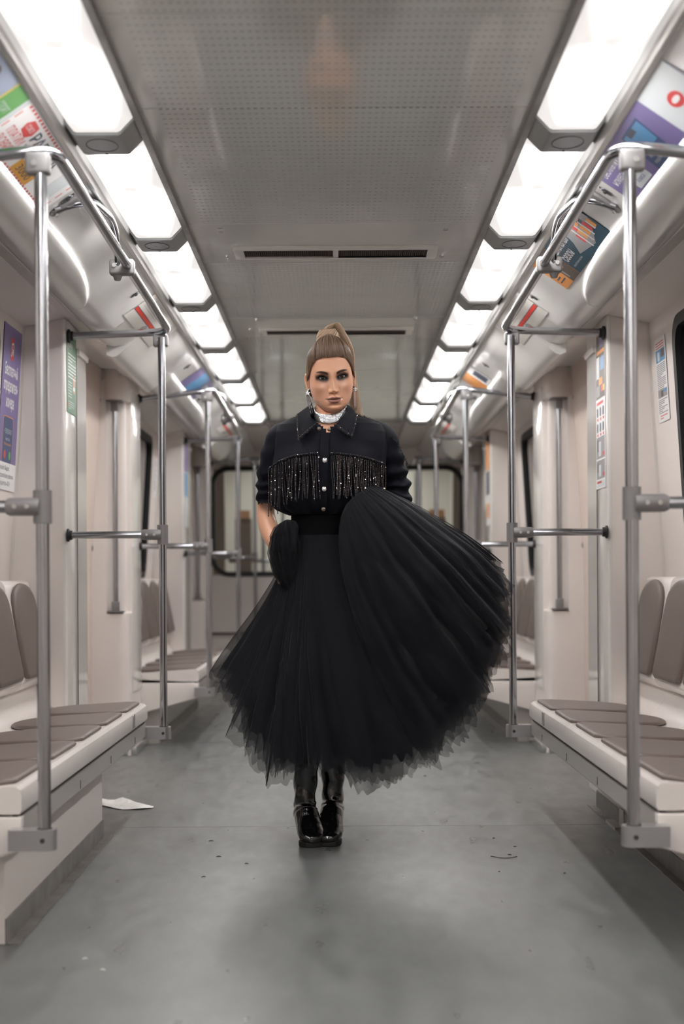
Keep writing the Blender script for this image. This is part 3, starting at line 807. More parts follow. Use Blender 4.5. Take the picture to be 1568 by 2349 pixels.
# green sheet on the left pillar (aisle face, reading away from the camera)
s = sheet_thing(Sheet((-1.0985, 5.80, 1.61), (0, 1, 0), (0, 0, 1), 0.205, 0.325), lgreen, 'green leaflet with white print on the left pillar beside the steel pole')
s.text('Academy', 0.02, 0.272, 0.038, white, 2, width=0.10)
s.lines(0.02, 0.185, 0.24, 8, 0.0135, white, seed=11, hh=0.28); s.lines(0.02, 0.10, 0.125, 6, 0.012, pale, seed=12, hh=0.28); s.lines(0.03, 0.15, 0.045, 4, 0.009, pale, seed=13, hh=0.3)
s.poly('photograph', [(0.13+0.018*math.cos(t*PI/8)+0.02, 0.13+0.045*math.sin(t*PI/8)) for t in range(16)], skin_p, 1); s.rect('photograph_detail', 0.13, 0.10, 0.165, 0.115, white, 2); s.rect('photograph_detail', 0.14, 0.155, 0.165, 0.172, brown, 2)
s.rect('emblem', 0.018, 0.025, 0.03, 0.04, pred, 1)
# long strip poster on the right pillar
s = sheet_thing(Sheet((1.0985, 6.02, 1.29), (0, -1, 0), (0, 0, 1), 0.205, 0.655), white, 'tall narrow catalogue poster with dark photographs on the right pillar')
s.rect('photograph', 0.006, 0.375, 0.199, 0.648, brown, 1)
for (a, b, c, d, m_) in ((0.03, 0.56, 0.19, 0.575, orange), (0.02, 0.46, 0.08, 0.55, pale), (0.10, 0.49, 0.18, 0.545, blue), (0.07, 0.43, 0.15, 0.46, orange), (0.12, 0.40, 0.16, 0.425, pred), (0.16, 0.40, 0.19, 0.425, yellow), (0.02, 0.385, 0.09, 0.43, grey_p), (0.08, 0.585, 0.14, 0.63, violet)):
    s.rect('photograph_detail', a, b, c, d, m_, 2)
s.rect('heading', 0.02, 0.350, 0.16, 0.362, pred, 1)
for r_ in range(2):
    for c_ in range(3):
        s.rect('product', 0.022+c_*0.062, 0.300-r_*0.065, 0.052+c_*0.062, 0.338-r_*0.065, ink, 1, r=0.01); s.rect('price_tag', 0.03+c_*0.062, 0.284-r_*0.065, 0.055+c_*0.062, 0.295-r_*0.065, pred, 1)
for v0, v1 in ((0.125, 0.215), (0.04, 0.118)):
    s.rect('photograph', 0.012, v0, 0.192, v1, grey_p, 1); s.rect('photograph_detail', 0.06, v0+0.01, 0.11, v1-0.02, pale, 2); s.rect('photograph_detail', 0.15, v0+0.008, 0.185, v0+0.025, pred, 2); s.rect('photograph_detail', 0.03, v0+0.03, 0.055, v1-0.01, brown, 2)
s.rect('photograph', 0.012, 0.006, 0.192, 0.034, pale, 1); s.rect('heading', 0.02, 0.022, 0.12, 0.031, pred, 2)
# posters on the sloping advertising band of the coves
BA, BB = Vector((0.738, 2.0885)), Vector((0.866, 2.0015))
def cove_sheet(side, ya, yb, label, base, w=None, cat='poster'):
    # v up = from BB towards BA ; u = reading direction
    lo = Vector((side*BB.x, 0, BB.y)); hi = Vector((side*BA.x, 0, BA.y))
    nrm = Vector((-side*0.56, 0, -0.83)).normalized()*0.0022
    V = (hi-lo); U = Vector((0, 1, 0)) if side < 0 else Vector((0, -1, 0))
    O = lo + nrm; O.y = ya if side < 0 else yb
    return sheet_thing(Sheet(O, U, V, yb-ya, V.length), base, label, cat)
s = cove_sheet(-1, 2.86, 3.455, 'advertisement with a dark-haired figure and a green band, top left corner', pale)
s.rect('backdrop', 0.0, 0.0, 0.47, 0.155, flat('print_mist', (0.36, 0.42, 0.55)), 1)
s.rect('green_band', 0.475, 0.02, 0.575, 0.155, pgreen, 1); s.rect('yellow_edge', 0.462, 0.0, 0.475, 0.155, yellow, 1); s.rect('blue_band', 0.475, 0.0, 0.575, 0.045, blue, 2)
s.poly('figure_dress', [(0.22, 0), (0.40, 0), (0.39, 0.05), (0.345, 0.078), (0.28, 0.07)], flat('print_plum', (0.30, 0.16, 0.25)), 2)
s.poly('figure_face', [(0.345+0.026*math.cos(t*PI/8), 0.100+0.032*math.sin(t*PI/8)) for t in range(16)], skin_p, 3); s.poly('figure_hair', [(0.33+0.03*math.cos(t*PI/8), 0.122+0.018*math.sin(t*PI/8)) for t in range(16)], brown, 4)
s.text('СПОРТ', 0.49, 0.08, 0.03, pale, 2, width=0.07)
s = cove_sheet(-1, 3.46, 4.16, 'white advertisement with red dashed border behind the near left handrail', white)
for i in range(26):
    for v0 in (0.004, 0.143):
        s.rect('border_dash', 0.015+i*0.0262, v0, 0.028+i*0.0262, v0+0.009, pred, 1)
for u0 in (0.01, 0.67):
    for v0 in (0.02, 0.06, 0.10): s.rect('border_dash', u0, v0, u0+0.005, v0+0.025, pred, 1)
s.poly('red_badge', [(0.10, 0.095), (0.155, 0.088), (0.178, 0.108), (0.168, 0.135), (0.11, 0.137), (0.09, 0.118)], pred, 1)
s.text('СОЮЗ', 0.132, 0.107, 0.022, white, 2, width=0.055, align='c')
s.text('РАБОТА', 0.19, 0.096, 0.048, ink, 2, width=0.27, bold=0.001); s.text('ДЛЯ ВАС', 0.19, 0.062, 0.03, ink, 2, width=0.20, bold=0.001)
s.text('ПЛАТИМ', 0.05, 0.062, 0.036, pred, 2, width=0.13); s.text('ВОВРЕМЯ', 0.05, 0.028, 0.036, pred, 2, width=0.17)
s.rect('orange_block', 0.27, 0.012, 0.44, 0.055, flat('print_amber', (0.75, 0.38, 0.06)), 1); s.text('3000', 0.355, 0.022, 0.035, ink, 2, width=0.12, align='c')
s.rect('pale_square', 0.55, 0.05, 0.64, 0.125, pale, 1)
s = cove_sheet(1, 3.20, 4.10, 'violet and white advertisement with a blue telephone behind the near right handrail', violet)
s.rect('white_panel', 0.63, 0.0, 0.90, 0.155, pale, 1)
s.poly('red_oval', [(0.765+0.045*math.cos(t*PI/10), 0.078+0.022*math.sin(t*PI/10)) for t in range(20)], pred, 2); s.poly('red_oval_centre', [(0.765+0.027*math.cos(t*PI/10), 0.078+0.008*math.sin(t*PI/10)) for t in range(20)], white, 3)
s.poly('telephone', [(0.33, -0.0), (0.50, -0.0), (0.53, 0.135), (0.36, 0.135)], navy, 2); s.poly('telephone_screen', [(0.345, 0.06), (0.505, 0.06), (0.52, 0.128), (0.368, 0.128)], blue, 3); s.rect('telephone_notch', 0.40, 0.112, 0.46, 0.128, ink, 4)
s.text('Алиса', 0.37, 0.040, 0.018, pale, 4, width=0.06); s.text('определитель номера', 0.36, 0.020, 0.016, pale, 4, width=0.13)
s.text('Бесплатный', 0.04, 0.105, 0.036, white, 2, width=0.20); s.text('номера', 0.04, 0.068, 0.036, white, 2, width=0.12)
s.rect('white_card', 0.13, 0.012, 0.27, 0.052, pale, 1, r=0.008); s.text('Алиса', 0.20, 0.025, 0.022, violet, 3, width=0.07, align='c')
s = cove_sheet(1, 4.45, 5.035, 'dark blue school season poster with orange patches above the right bench', teal)
s.text('ШКОЛЬНЫЙ', 0.03, 0.100, 0.046, white, 3, width=0.25, bold=0.0012); s.text('сезон', 0.03, 0.056, 0.050, white, 3, width=0.145, bold=0.0012); s.text('скидки до 50% на весь ассортимент', 0.03, 0.026, 0.013, pale, 3, width=0.16)
s.poly('grey_shape', [(0.20, 0.04), (0.40, 0.02), (0.52, 0.06), (0.45, 0.12), (0.30, 0.14), (0.26, 0.08)], grey_p, 1)
rnd = random.Random(5)
for i in range(9):
    u = 0.34 + (i % 5)*0.048; v = 0.035 + (i // 5)*0.055 + rnd.random()*0.02
    s.poly('orange_patch', [(u, v), (u+0.035, v+0.004), (u+0.04, v+0.045), (u+0.005, v+0.04)], orange if i % 3 else pred, 2)
for i in range(4):
    u = 0.36 + i*0.055; s.poly('white_streak', [(u, 0.02+i*0.01), (u+0.012, 0.02+i*0.01), (u+0.018, 0.11), (u+0.006, 0.11)], pale, 3)
s.rect('grey_panel', 0.52, 0.09, 0.583, 0.155, grey_p, 3)
s = cove_sheet(1, 5.04, 5.32, 'narrow orange and brown poster next to the school season poster', orange)
s.rect('dark_panel', 0.145, 0.0, 0.28, 0.155, brown, 1); s.rect('grey_streak', 0.16, 0.02, 0.18, 0.15, grey_p, 2); s.rect('amber_dot', 0.20, 0.06, 0.23, 0.075, orange, 2)
s.lines(0.03, 0.12, 0.13, 7, 0.017, ink, seed=21)
for side in (-1, 1):
    s = cove_sheet(side, 3.40+PER, 4.13+PER, f'small blurred violet poster on the {"left" if side<0 else "right"} cove above the second bench' if side < 0 else 'small blurred white and blue poster on the right cove above the second bench', violet if side < 0 else white)
    s.rect('band', 0.2, 0.0, 0.5, 0.155, blue if side < 0 else orange, 1); s.rect('card', 0.55, 0.03, 0.70, 0.12, pale if side < 0 else ink, 1)
# posters on the second pillars
for side, m1, m2, L in ((-1, violet, blue, 'thin violet and blue poster on the left pillar beyond the second bench'), (1, orange, ink, 'thin orange and dark poster on the right pillar beyond the second bench')):
    U = (0, 1, 0) if side < 0 else (0, -1, 0)
    s = sheet_thing(Sheet((side*1.0985, 10.24 if side < 0 else 10.46, 1.30), U, (0, 0, 1), 0.21, 0.62), white if side > 0 else pale, L)
    s.rect('upper_field', 0.005, 0.40, 0.205, 0.615, m1, 1); s.rect('middle_field', 0.005, 0.22, 0.205, 0.39, m2, 1); s.rect('lower_field', 0.02, 0.05, 0.19, 0.16, m1 if side > 0 else pale, 1)
O, V = wallframe(-1, 9.98, 1.50, 1.84)
s = sheet_thing(Sheet(O, (0, 1, 0), V, 0.17, 0.34), white, 'blurred white notice on the left wall above the second bench', 'notice', 'notice')
s.lines(0.02, 0.15, 0.31, 3, 0.012, pred, seed=31); s.lines(0.02, 0.15, 0.25, 18, 0.012, grey_p, seed=32)
# route boards with a red line over the doors
for side in (-1, 1):
    for k in (0, 1):
        lo = Vector((side*0.866, 0, 2.0015)); hi = Vector((side*0.738, 0, 2.0885)); nrm = Vector((-side*0.56, 0, -0.83)).normalized()*0.002
        O = lo + nrm; O.y = (5.80 if side < 0 else 6.60) + PER*k - (0 if side < 0 else 0.0)
        sd = 'left' if side < 0 else 'right'
        s = sheet_thing(Sheet(O, (0, 1, 0) if side < 0 else (0, -1, 0), hi-lo, 0.80, 0.155), M['white'], f'route board with one red line over the {"first" if k == 0 else "far second"} {sd} door', 'sign', 'route_board')
        s.rect('border', 0.0, 0.050, 0.80, 0.072, ink, 1); s.rect('red_line', 0.006, 0.053, 0.794, 0.069, M['red'], 2)
        s.lines(0.05, 0.75, 0.145, 7, 0.009, grey_p, seed=40+k, hh=0.2)
        g = [(0.40+0.045*math.cos(t*PI/10), 0.026+0.022*math.sin(t*PI/10)) for t in range(20)]
        s.poly('speaker_grille', g, M['grey'], 1)
# latches on the coves
li = 0
lat = {(-1, 3.02): 'chrome latch at the top left edge above the figure poster', (-1, 4.20): 'chrome latch beside the left handrail bracket', (-1, 5.62): 'chrome latch on the left cove in front of the route board',
       (1, 3.12): 'chrome latch at the top right edge above the white poster panel', (1, 4.16): 'chrome latch beside the right handrail bracket', (1, 5.72): 'chrome latch on the right cove in front of the route board',
       (-1, 7.55): 'small latch on the left cove past the first door', (1, 7.55): 'small latch on the right cove past the first door', (-1, 8.5): 'tiny latch above the second left bench', (1, 8.5): 'tiny latch above the second right bench'}
for (side, y), L in lat.items():
    f = 0.42
    c = Vector((side*(0.738+(0.866-0.738)*f), y, 2.0885+(2.0015-2.0885)*f)); nrm = Vector((-side*0.56, 0, -0.83)).normalized(); tang = Vector((side*0.83, 0, -0.56))
    r = empty('latch', c); tag(r, L, 'latch', 'chrome latches on the coves')
    pts = [(0.026*math.cos(t*PI/10), 0.011*math.sin(t*PI/10)) for t in range(20)]
    pad(None, pts, c, tang, (0, 1, 0), nrm, 0.006, 1).build('plate', M['chrome'], r, smooth=60)
    MB().tube([c+nrm*0.005, c+nrm*0.009], 0.006, 10).build('key_core', M['dark'], r, smooth=40)

# ================================================================= PAPER SCRAP AND FLOOR LITTER
pp = MB()
n = 9; vs = []
for j in range(5):
    for i in range(n):
        u = i/(n-1); v = j/4
        x = -0.985 + 0.235*u; y = 5.84 - 0.10*u + 0.19*(v-0.5)*(1-0.75*abs(2*u-1)**1.6)
        z = 0.004 + 0.020*max(0, 0.30-u)*3.2*v + 0.028*max(0, 0.62-abs(u-0.38)*3)*(v > 0.9) + 0.002*math.sin(9*u+3*v)
        vs.append((x, y, z))
fs = [(j*n+i, j*n+i+1, (j+1)*n+i+1, (j+1)*n+i) for j in range(4) for i in range(n-1)]
pp = pp.add(vs, fs).build('paper_sheet', M['paper'])
tag(pp, 'crumpled white paper lying on the floor by the left bench', 'paper')
rnd = random.Random(3)
specks = [(0.545, 5.02), (0.60, 4.86), (0.565, 4.72), (0.50, 4.45), (0.70, 4.42), (-0.45, 5.0), (-0.40, 4.72), (-0.30, 4.60), (-0.42, 4.4), (-0.62, 3.46), (-0.56, 3.36), (0.40, 6.6)]
crumb_lab = ['dark crumb farthest back of those near the right bench', 'dark crumb just behind the thin curved wire', 'dark crumb just in front of the thin curved wire', 'dark crumb nearest the camera on the right of the aisle',
             'dark crumb in the shade of the right bench', 'dark crumb nearest the white paper', 'dark crumb second in front of the white paper', 'dark crumb left of the boots on open floor',
             'dark crumb near the left heater box', 'pale crumb at the lower left, the left one', 'pale crumb at the lower left, the right one', 'dark crumb far back on the right floor']
for i, (x, y) in enumerate(specks):
    m_ = MB(); L = rnd.uniform(0.003, 0.009); a = rnd.uniform(-0.5, 0.5)
    p0 = Vector((x-L*math.cos(a), y-L*math.sin(a), 0.0016)); p1 = Vector((x+L*math.cos(a), y+L*math.sin(a), 0.0018)); pm = (p0+p1)/2 + Vector((0, 0.003, 0.001))
    o = m_.tube([p0, pm, p1], [0.0010, 0.0019, 0.0008], 6).build('floor_crumb', M['dark'] if i not in (9, 10) else M['paper'])
    tag(o, crumb_lab[i], 'litter', 'crumbs on the floor')
pts = [(0.50+0.085*t, 4.70-0.03*math.sin(t*PI)-0.01*t, 0.002) for t in np.linspace(0, 1, 10)]
o = MB().tube(pts, 0.0013, 6).build('hairpin_wire', M['dark']); tag(o, 'thin curved dark wire lying on the floor near the right bench', 'litter')

# ================================================================= PERSON
def sstep(a, b, x):
    t = np.clip((x-a)/(b-a), 0, 1); return t*t*(3-2*t)
def grid_mesh(name, P, m, parent, close_u=True, smooth=True, drop=None, cap0=False, cap1=False, colors=None):
    """P: (rows, cols, 3)"""
    r, c, _ = P.shape
    idx = np.arange(r*c).reshape(r, c)
    f = []
    cc = c if close_u else c-1
    for i in range(r-1):
        a = idx[i]; b = idx[i+1]
        for j in range(cc):
            k = (j+1) % c
            if drop is not None and drop(i, j): continue
            f.append((a[j], a[k], b[k], b[j]))
    if cap0: f.append(tuple(int(q) for q in idx[0][::-1]))
    if cap1: f.append(tuple(int(q) for q in idx[-1]))
    me = bpy.data.meshes.new(name)
    me.from_pydata(P.reshape(-1, 3).tolist(), [], [tuple(int(q) for q in t) for t in f])
    if smooth: me.shade_smooth()
    if m: me.materials.append(m)
    return link(name, me, parent)
def loft_pts(rings, n=28):
    """rings: list of (centre, axis_a, axis_b, exponent)"""
    out = []
    for c, a, b, e in rings:
        c, a, b = np.array(c, float), np.array(a, float), np.array(b, float)
        row = []
        for k in range(n):
            t = 2*PI*k/n; ct, st = math.cos(t), math.sin(t)
            u = math.copysign(abs(ct)**(2/e), ct); v = math.copysign(abs(st)**(2/e), st)
            row.append(c + a*u + b*v)
        out.append(row)
    return np.array(out)
def limb(pts, rad, n=20, sub=6, squash=1.0):
    """smooth tapering limb through joints"""
    P = np.array(pts, float); k = len(P)
    t = np.arange(k); T = np.linspace(0, k-1, (k-1)*sub+1)
    # Catmull-Rom
    def cr(A):
        A = np.array(A, float); out = []
        for s in T:
            i = min(int(s), k-2); u = s-i
            p0, p1, p2, p3 = A[max(i-1, 0)], A[i], A[i+1], A[min(i+2, k-1)]
            out.append(0.5*((2*p1)+(-p0+p2)*u+(2*p0-5*p1+4*p2-p3)*u*u+(-p0+3*p1-3*p2+p3)*u**3))
        return np.array(out)
    C = cr(P); R_ = cr(rad)
    rows = []
    a = None
    for i in range(len(C)):
        tg = C[min(i+1, len(C)-1)]-C[max(i-1, 0)]; tg = tg/np.linalg.norm(tg)
        if a is None:
            up = np.array([0, 1.0, 0]) if abs(tg[1]) < 0.8 else np.array([1.0, 0, 0]); a = np.cross(tg, up)
        a = a - tg*a.dot(tg); a /= np.linalg.norm(a); b = np.cross(tg, a)
        rows.append([C[i] + a*math.cos(2*PI*q/n)*R_[i] + b*math.sin(2*PI*q/n)*R_[i]*squash for q in range(n)])
    return np.array(rows)
class Multi:
    def __init__(s): s.v = []; s.f = []; s.tagv = []
    def grid(s, P, close_u=True, cap0=True, cap1=True, part=0):
        r, c, _ = P.shape; n0 = len(s.v)
        s.v += P.reshape(-1, 3).tolist(); s.tagv += [part]*(r*c)
        cc = c if close_u else c-1
        for i in range(r-1):
            for j in range(cc):
                k = (j+1) % c
                s.f.append((n0+i*c+j, n0+i*c+k, n0+(i+1)*c+k, n0+(i+1)*c+j))
        if cap0: s.f.append(tuple(n0+j for j in range(c))[::-1])
        if cap1: s.f.append(tuple(n0+(r-1)*c+j for j in range(c)))

YC = 4.95
person = empty('person', (-0.03, YC, 0))
tag(person, 'woman in black fringed jacket and billowing tulle skirt striding down the aisle, blond high ponytail', 'person')
HO = np.array([-0.0205, YC, 1.625])          # head origin, on the eye line
ry, rx_, rz = math.radians(-5.0), math.radians(11.5), math.radians(4.0)
HR = np.array((Matrix.Rotation(rz, 3, 'Z') @ Matrix.Rotation(ry, 3, 'Y') @ Matrix.Rotation(rx_, 3, 'X')))
def H(p): return HO + HR @ np.array(p, float)

# ---- head + neck + torso as one grid
zt  = [ .1165, .112, .105, .095, .080, .060, .030, .000, -.030, -.055, -.075, -.090, -.100, -.108, -.1145, -.118]
at  = [ .008, .024, .038, .050, .0605, .0685, .0735, .0755, .0752, .0712, .0655, .0580, .0500, .041, .030, .020]
ft  = [ .008, .026, .044, .059, .0735, .0845, .0905, .0905, .0900, .0915, .0910, .0895, .0875, .083, .075, .066]
bt  = [ .010, .034, .054, .070, .0865, .0985, .1050, .1030, .0940, .0830, .0750, .0700, .0670, .065, .0635, .063]
def G(x, z, x0, z0, sx, sz): return np.exp(-((x-x0)/sx)**2 - ((z-z0)/sz)**2)
EYC = (0.0332, -0.0655, 0.0015); EYR = 0.0122; LID = 0.0135
def eye_uv(x, z):
    """almond coordinates for the eye on side sign(x): (t across, upper, lower)"""
    t = (np.abs(x)-EYC[0])/0.0160
    tilt = 0.0022*t
    q = np.clip(1-t*t, 0, 1)
    return t, EYC[2] + tilt + 0.0046*q**0.75, EYC[2] + tilt - 0.0044*q**0.85
def face_y(x, z, y):
    """displace the front surface (y negative = towards the viewer)"""
    d = np.zeros_like(x)
    ax = np.abs(x)
    # sockets, brow, cheeks
    d -= 0.0085*G(ax, z, 0.030, 0.002, 0.0165, 0.0125)
    d -= 0.0040*G(ax, z, 0.014, 0.000, 0.007, 0.011)
    d += 0.0034*G(ax, z, 0.030, 0.0225, 0.021, 0.0075)
    d += 0.0050*G(ax, z, 0.045, -0.030, 0.019, 0.014)
    d -= 0.0025*G(ax, z, 0.050, -0.062, 0.016, 0.018)
    # nose
    h = np.interp(z, [-.056, -.0515, -.0475, -.041, -.034, -.020, -.008, .004, .014, .028], [0, .0045, .0150, .0205, .0190, .0130, .0080, .0048, .0030, 0])
    w = np.interp(z, [-.056, -.045, -.038, -.020, 0, .02], [.0080, .0100, .0086, .0066, .0064, .010])
    d += h*np.exp(-(ax/w)**2.2)
    d += 0.0088*G(ax, z, 0.0118, -0.0445, 0.0056, 0.0058)
    d -= 0.0050*G(ax, z, 0.0064, -0.0515, 0.0034, 0.0026)
    d -= 0.0030*G(ax, z, 0.0185, -0.042, 0.0035, 0.008)
    # mouth
    lw = np.exp(-(ax/0.0200)**4)
    d += 0.0070*lw*np.exp(-((z+0.0668-0.0014*np.exp(-((ax-0.006)/0.004)**2))/0.0050)**2)*np.exp(-(ax/0.025)**2)
    d += 0.0088*np.exp(-(ax/0.0185)**3)*np.exp(-((z+0.0800)/0.0072)**2)
    d -= 0.0052*np.exp(-(ax/0.0235)**6)*np.exp(-((z+0.0722+0.0010*np.cos(ax*120))/0.0014)**2)
    d -= 0.0026*G(ax, z, 0.0262, -0.0720, 0.0045, 0.0045)
    d -= 0.0018*G(ax, z, 0.0, -0.0590, 0.0026, 0.0050)
    d -= 0.0034*G(ax, z, 0.0, -0.0930, 0.018, 0.0045)
    d += 0.0060*G(ax, z, 0.0, -0.1040, 0.0180, 0.0100)
    y = y - d
    # lids over the eyeball
    r2 = (ax-EYC[0])**2 + (z-EYC[2])**2
    lid = np.where(r2 < LID**2, EYC[1]-np.sqrt(np.clip(LID**2-r2, 0, None)), 1.0)
    y = np.where(lid < y, lid, y)
    t, zu, zl = eye_uv(x, z)
    # upper lid crease
    y = y + 0.0016*np.exp(-((z-(zu+0.0052))/0.0011)**2)*(np.abs(t) < 1.15)
    inside = (np.abs(t) < 1) & (z < zu) & (z > zl)
    edge = np.minimum(np.clip((zu-z)/0.0008, 0, 1), np.clip((z-zl)/0.0008, 0, 1))
    y = np.where(inside, y + 0.0068*edge, y)
    return y
NF, NB = 210, 60
th = np.r_[np.linspace(-PI, 0, NF, endpoint=False), np.linspace(0, PI, NB, endpoint=False)]
# equalise the front sampling in x
tf = np.linspace(-1, 1, NF, endpoint=False); thf = -PI/2 + (PI/2)*np.sign(tf)*np.abs(tf)**1.0
th[:NF] = thf
zz = np.r_[np.linspace(.1165, .06, 34), np.linspace(.058, -.108, 170)[0:], np.linspace(-.1095, -.118, 12)]
rows = []; zloc = []
for z in zz:
    a = np.interp(-z, [-q for q in zt], at); f = np.interp(-z, [-q for q in zt], ft); b = np.interp(-z, [-q for q in zt], bt)
    ct, st = np.cos(th), np.sin(th)
    nf = 2.45
    x = a*np.sign(ct)*np.abs(ct)**(2/nf)
    y = np.where(st < 0, -f*np.abs(st)**(2/nf), b*np.abs(st)**(2/2.2))
    zr = np.full_like(x, z)
    front = (st < -0.05)
    yf = face_y(x, zr, y)
    wgt = sstep(0.03, 0.25, -st)
    y = np.where(front, y*(1-wgt)+yf*wgt, y)
    p = np.stack([x, y, zr], 1)
    rows.append(HO + p @ HR.T)
    zloc.append(z)
# under the jaw to the neck, shoulders, torso (world space rings), blended
jaw = rows[-1]
def wring(cx, cy, z, a, f, b, e=2.2, tiltz=0.0):
    ct, st = np.cos(th), np.sin(th)
    x = a*np.sign(ct)*np.abs(ct)**(2/e)
    y = np.where(st < 0, -f*np.abs(st)**(2/e), b*np.abs(st)**(2/e))
    return np.stack([cx+x, cy+y, np.full_like(x, z)+tiltz*y], 1)
n1 = wring(-0.023, YC+0.028, 1.497, .0515, .060, .050, tiltz=0.10)
for t in (0.35, 0.7): rows.append(jaw*(1-t) + n1*t + np.array([0, 0, -0.002]))
rows.append(n1)
for (cx, cy, z, a, f, b) in ((-0.024, YC+.022, 1.475, .0515, .0535, .050), (-0.027, YC+.022, 1.455, .052, .052, .052), (-0.031, YC+.024, 1.437, .058, .054, .056), (-0.034, YC+.024, 1.425, .075, .066, .062),
                             (-0.035, YC+.02, 1.410, .115, .082, .075), (-0.035, YC+.02, 1.392, .155, .092, .085), (-0.035, YC+.02, 1.35, .172, .105, .10), (-0.035, YC+.02, 1.27, .155, .122, .10), (-0.038, YC+.015, 1.21, .120, .085, .08), (-0.048, YC+.01, 1.16, .095, .070, .068),
                             (-0.048, YC+.01, 1.11, .090, .068, .068), (-0.055, YC+.01, 1.02, .110, .08, .08), (-0.055, YC+.01, .92, .160, .10, .11), (-0.055, YC+.01, .86, .150, .09, .10)):
    rows.append(wring(cx, cy, z, a, f, b))
HEAD = np.array(rows)
B = Multi(); B.grid(HEAD, part=0)
B.grid(loft_pts([((-0.023, YC+.030, z), (a, 0, 0), (0, b, 0), 2.1) for z, a, b in ((1.44, .046, .046), (1.47, .0505, .049), (1.50, .0510, .048), (1.53, .0515, .047), (1.56, .050, .045), (1.585, .044, .040))], 60), part=1)
# ears
def ear(s):
    o = []
    c = np.array([s*0.0755, 0.004, -0.012])
    n = 22
    rings = []
    for q, (rad, dep) in enumerate(((0.0, -0.001), (0.35, -0.0035), (0.62, -0.002), (0.80, 0.0035), (0.93, 0.0045), (1.0, 0.0015), (0.97, -0.003), (0.80, -0.006))):
        row = []
        for k in range(n):
            a = 2*PI*k/n
            zz_ = 0.029*math.sin(a)*rad; yy_ = (0.0165 if math.sin(a) > -0.2 else 0.0125)*math.cos(a)*rad
            if math.sin(a) < -0.5: yy_ -= 0.004*rad
            row.append(H(c + np.array([s*(dep+0.002+0.0085*(yy_/0.0165+1)*0.5), yy_+0.006, zz_])))
        rings.append(row)
    B.grid(np.array(rings), part=5)
ear(-1); ear(1)
# arms
SH1, EL1, WR1 = (-0.200, YC+.02, 1.405), (-0.252, YC+.075, 1.170), (-0.208, YC-.035, 1.030)
SH2, EL2, WR2 = (0.145, YC+.02, 1.405), (0.214, YC+.050, 1.150), (0.172, YC-.050, 1.110)
B.grid(limb([(-0.15, YC+.02, 1.40), SH1, (-0.232, YC+.05, 1.29), EL1, (-0.238, YC+.03, 1.095), WR1], [.05, .044, .036, .031, .034, .024]), part=1)
B.grid(limb([(0.10, YC+.02, 1.40), SH2, (0.201, YC+.045, 1.29), EL2, (0.190, YC+.01, 1.125), WR2], [.05, .044, .034, .028, .028, .023]), part=1)
def hand(wr, dirv, palmn, s, curl=0.9):
    """palm and five curled fingers joined to the wrist"""
    d = np.array(dirv, float); d /= np.linalg.norm(d); n_ = np.array(palmn, float); n_ -= d*n_.dot(d); n_ /= np.linalg.norm(n_); w = np.cross(d, n_)*s
    wr = np.array(wr, float)
    rings = [(wr-d*0.015, w*0.025, n_*0.019, 2), (wr+d*0.012, w*0.029, n_*0.016, 2.2), (wr+d*0.045, w*0.038, n_*0.015, 2.6), (wr+d*0.078, w*0.040, n_*0.013, 2.8), (wr+d*0.088, w*0.037, n_*0.009, 2.6)]
    B.grid(loft_pts(rings, 20), part=2)
    for i, (off, L) in enumerate(((0.030, 0.070), (0.010, 0.080), (-0.010, 0.075), (-0.029, 0.060))):
        p = wr + d*0.078 + w*off; pts = [p]; dd = d.copy(); nn = n_.copy()
        for seg, fr in enumerate((0.45, 0.32, 0.23)):
            ang = curl*(0.55 if seg == 0 else 1.0)
            dd, nn = dd*math.cos(ang)+nn*math.sin(ang), nn*math.cos(ang)-dd*math.sin(ang)
            p = p + dd*L*fr; pts.append(p)
        B.grid(limb(pts, [.0092, .0086, .0078, .0062], n=10, sub=3), part=2)
    p = wr + d*0.020 + w*0.026; pts = [p, p+(w*0.7+d*0.6+n_*0.3)*0.028, p+(w*0.7+d*0.9+n_*0.6)*0.050, p+(w*0.45+d*1.1+n_*0.9)*0.068]
    B.grid(limb(pts, [.012, .0105, .009, .0068], n=10, sub=3), part=2)
hand(WR1, (0.30, 0.40, -0.50), (0.6, 0.3, -0.3), 1, 1.0)
hand(WR2, (-0.22, -0.50, 0.60), (-0.2, 0.6, -0.2), 1, 1.0)
# legs
B.grid(limb([(-0.125, YC+.01, .93), (-0.110, YC-.01, .70), (-0.097, YC-.00, .50), (-0.100, YC+.018, .32), (-0.120, YC+.045, .16)], [.085, .078, .040, .031, .022]), part=3)
B.grid(limb([(0.015, YC+.02, .93), (0.00, YC+.03, .70), (-0.015, YC+.03, .50), (-0.018, YC+.10, .32), (-0.022, YC+.12, .16)], [.085, .078, .040, .031, .022]), part=3)
me = bpy.data.meshes.new('body'); me.from_pydata(B.v, [], B.f); me.shade_smooth()
# complexion, make-up and painted-in shade as a colour attribute, in head-local coordinates
V_ = np.array(B.v); L_ = (V_-HO) @ HR
X_, Y_, Z_ = L_[:, 0], L_[:, 1], L_[:, 2]; AX = np.abs(X_)
tagv = np.array(B.tagv)
base = np.array([0.66, 0.36, 0.235])
Cc = np.tile(base, (len(V_), 1))
front = (Y_ < -0.03) & (tagv == 0) & (Z_ > -0.125)
def mixc(c, w):
    global Cc
    w = np.clip(w, 0, 1)[:, None]*front[:, None]; Cc = Cc*(1-w) + np.array(c)*w
mixc((0.50, 0.22, 0.14), 0.5*G(AX, Z_, 0.056, -0.045, 0.018, 0.020))        # bronzer
mixc((0.76, 0.50, 0.37), 0.55*G(AX, Z_, 0.036, -0.027, 0.013, 0.008))        # light on the cheekbone make-up
mixc((0.48, 0.24, 0.15), 0.35*G(AX, Z_, 0.0, 0.075, 0.05, 0.015))  # browner forehead by the hair: hairline shading put into the skin colour
t, zu, zl = eye_uv(X_, Z_)
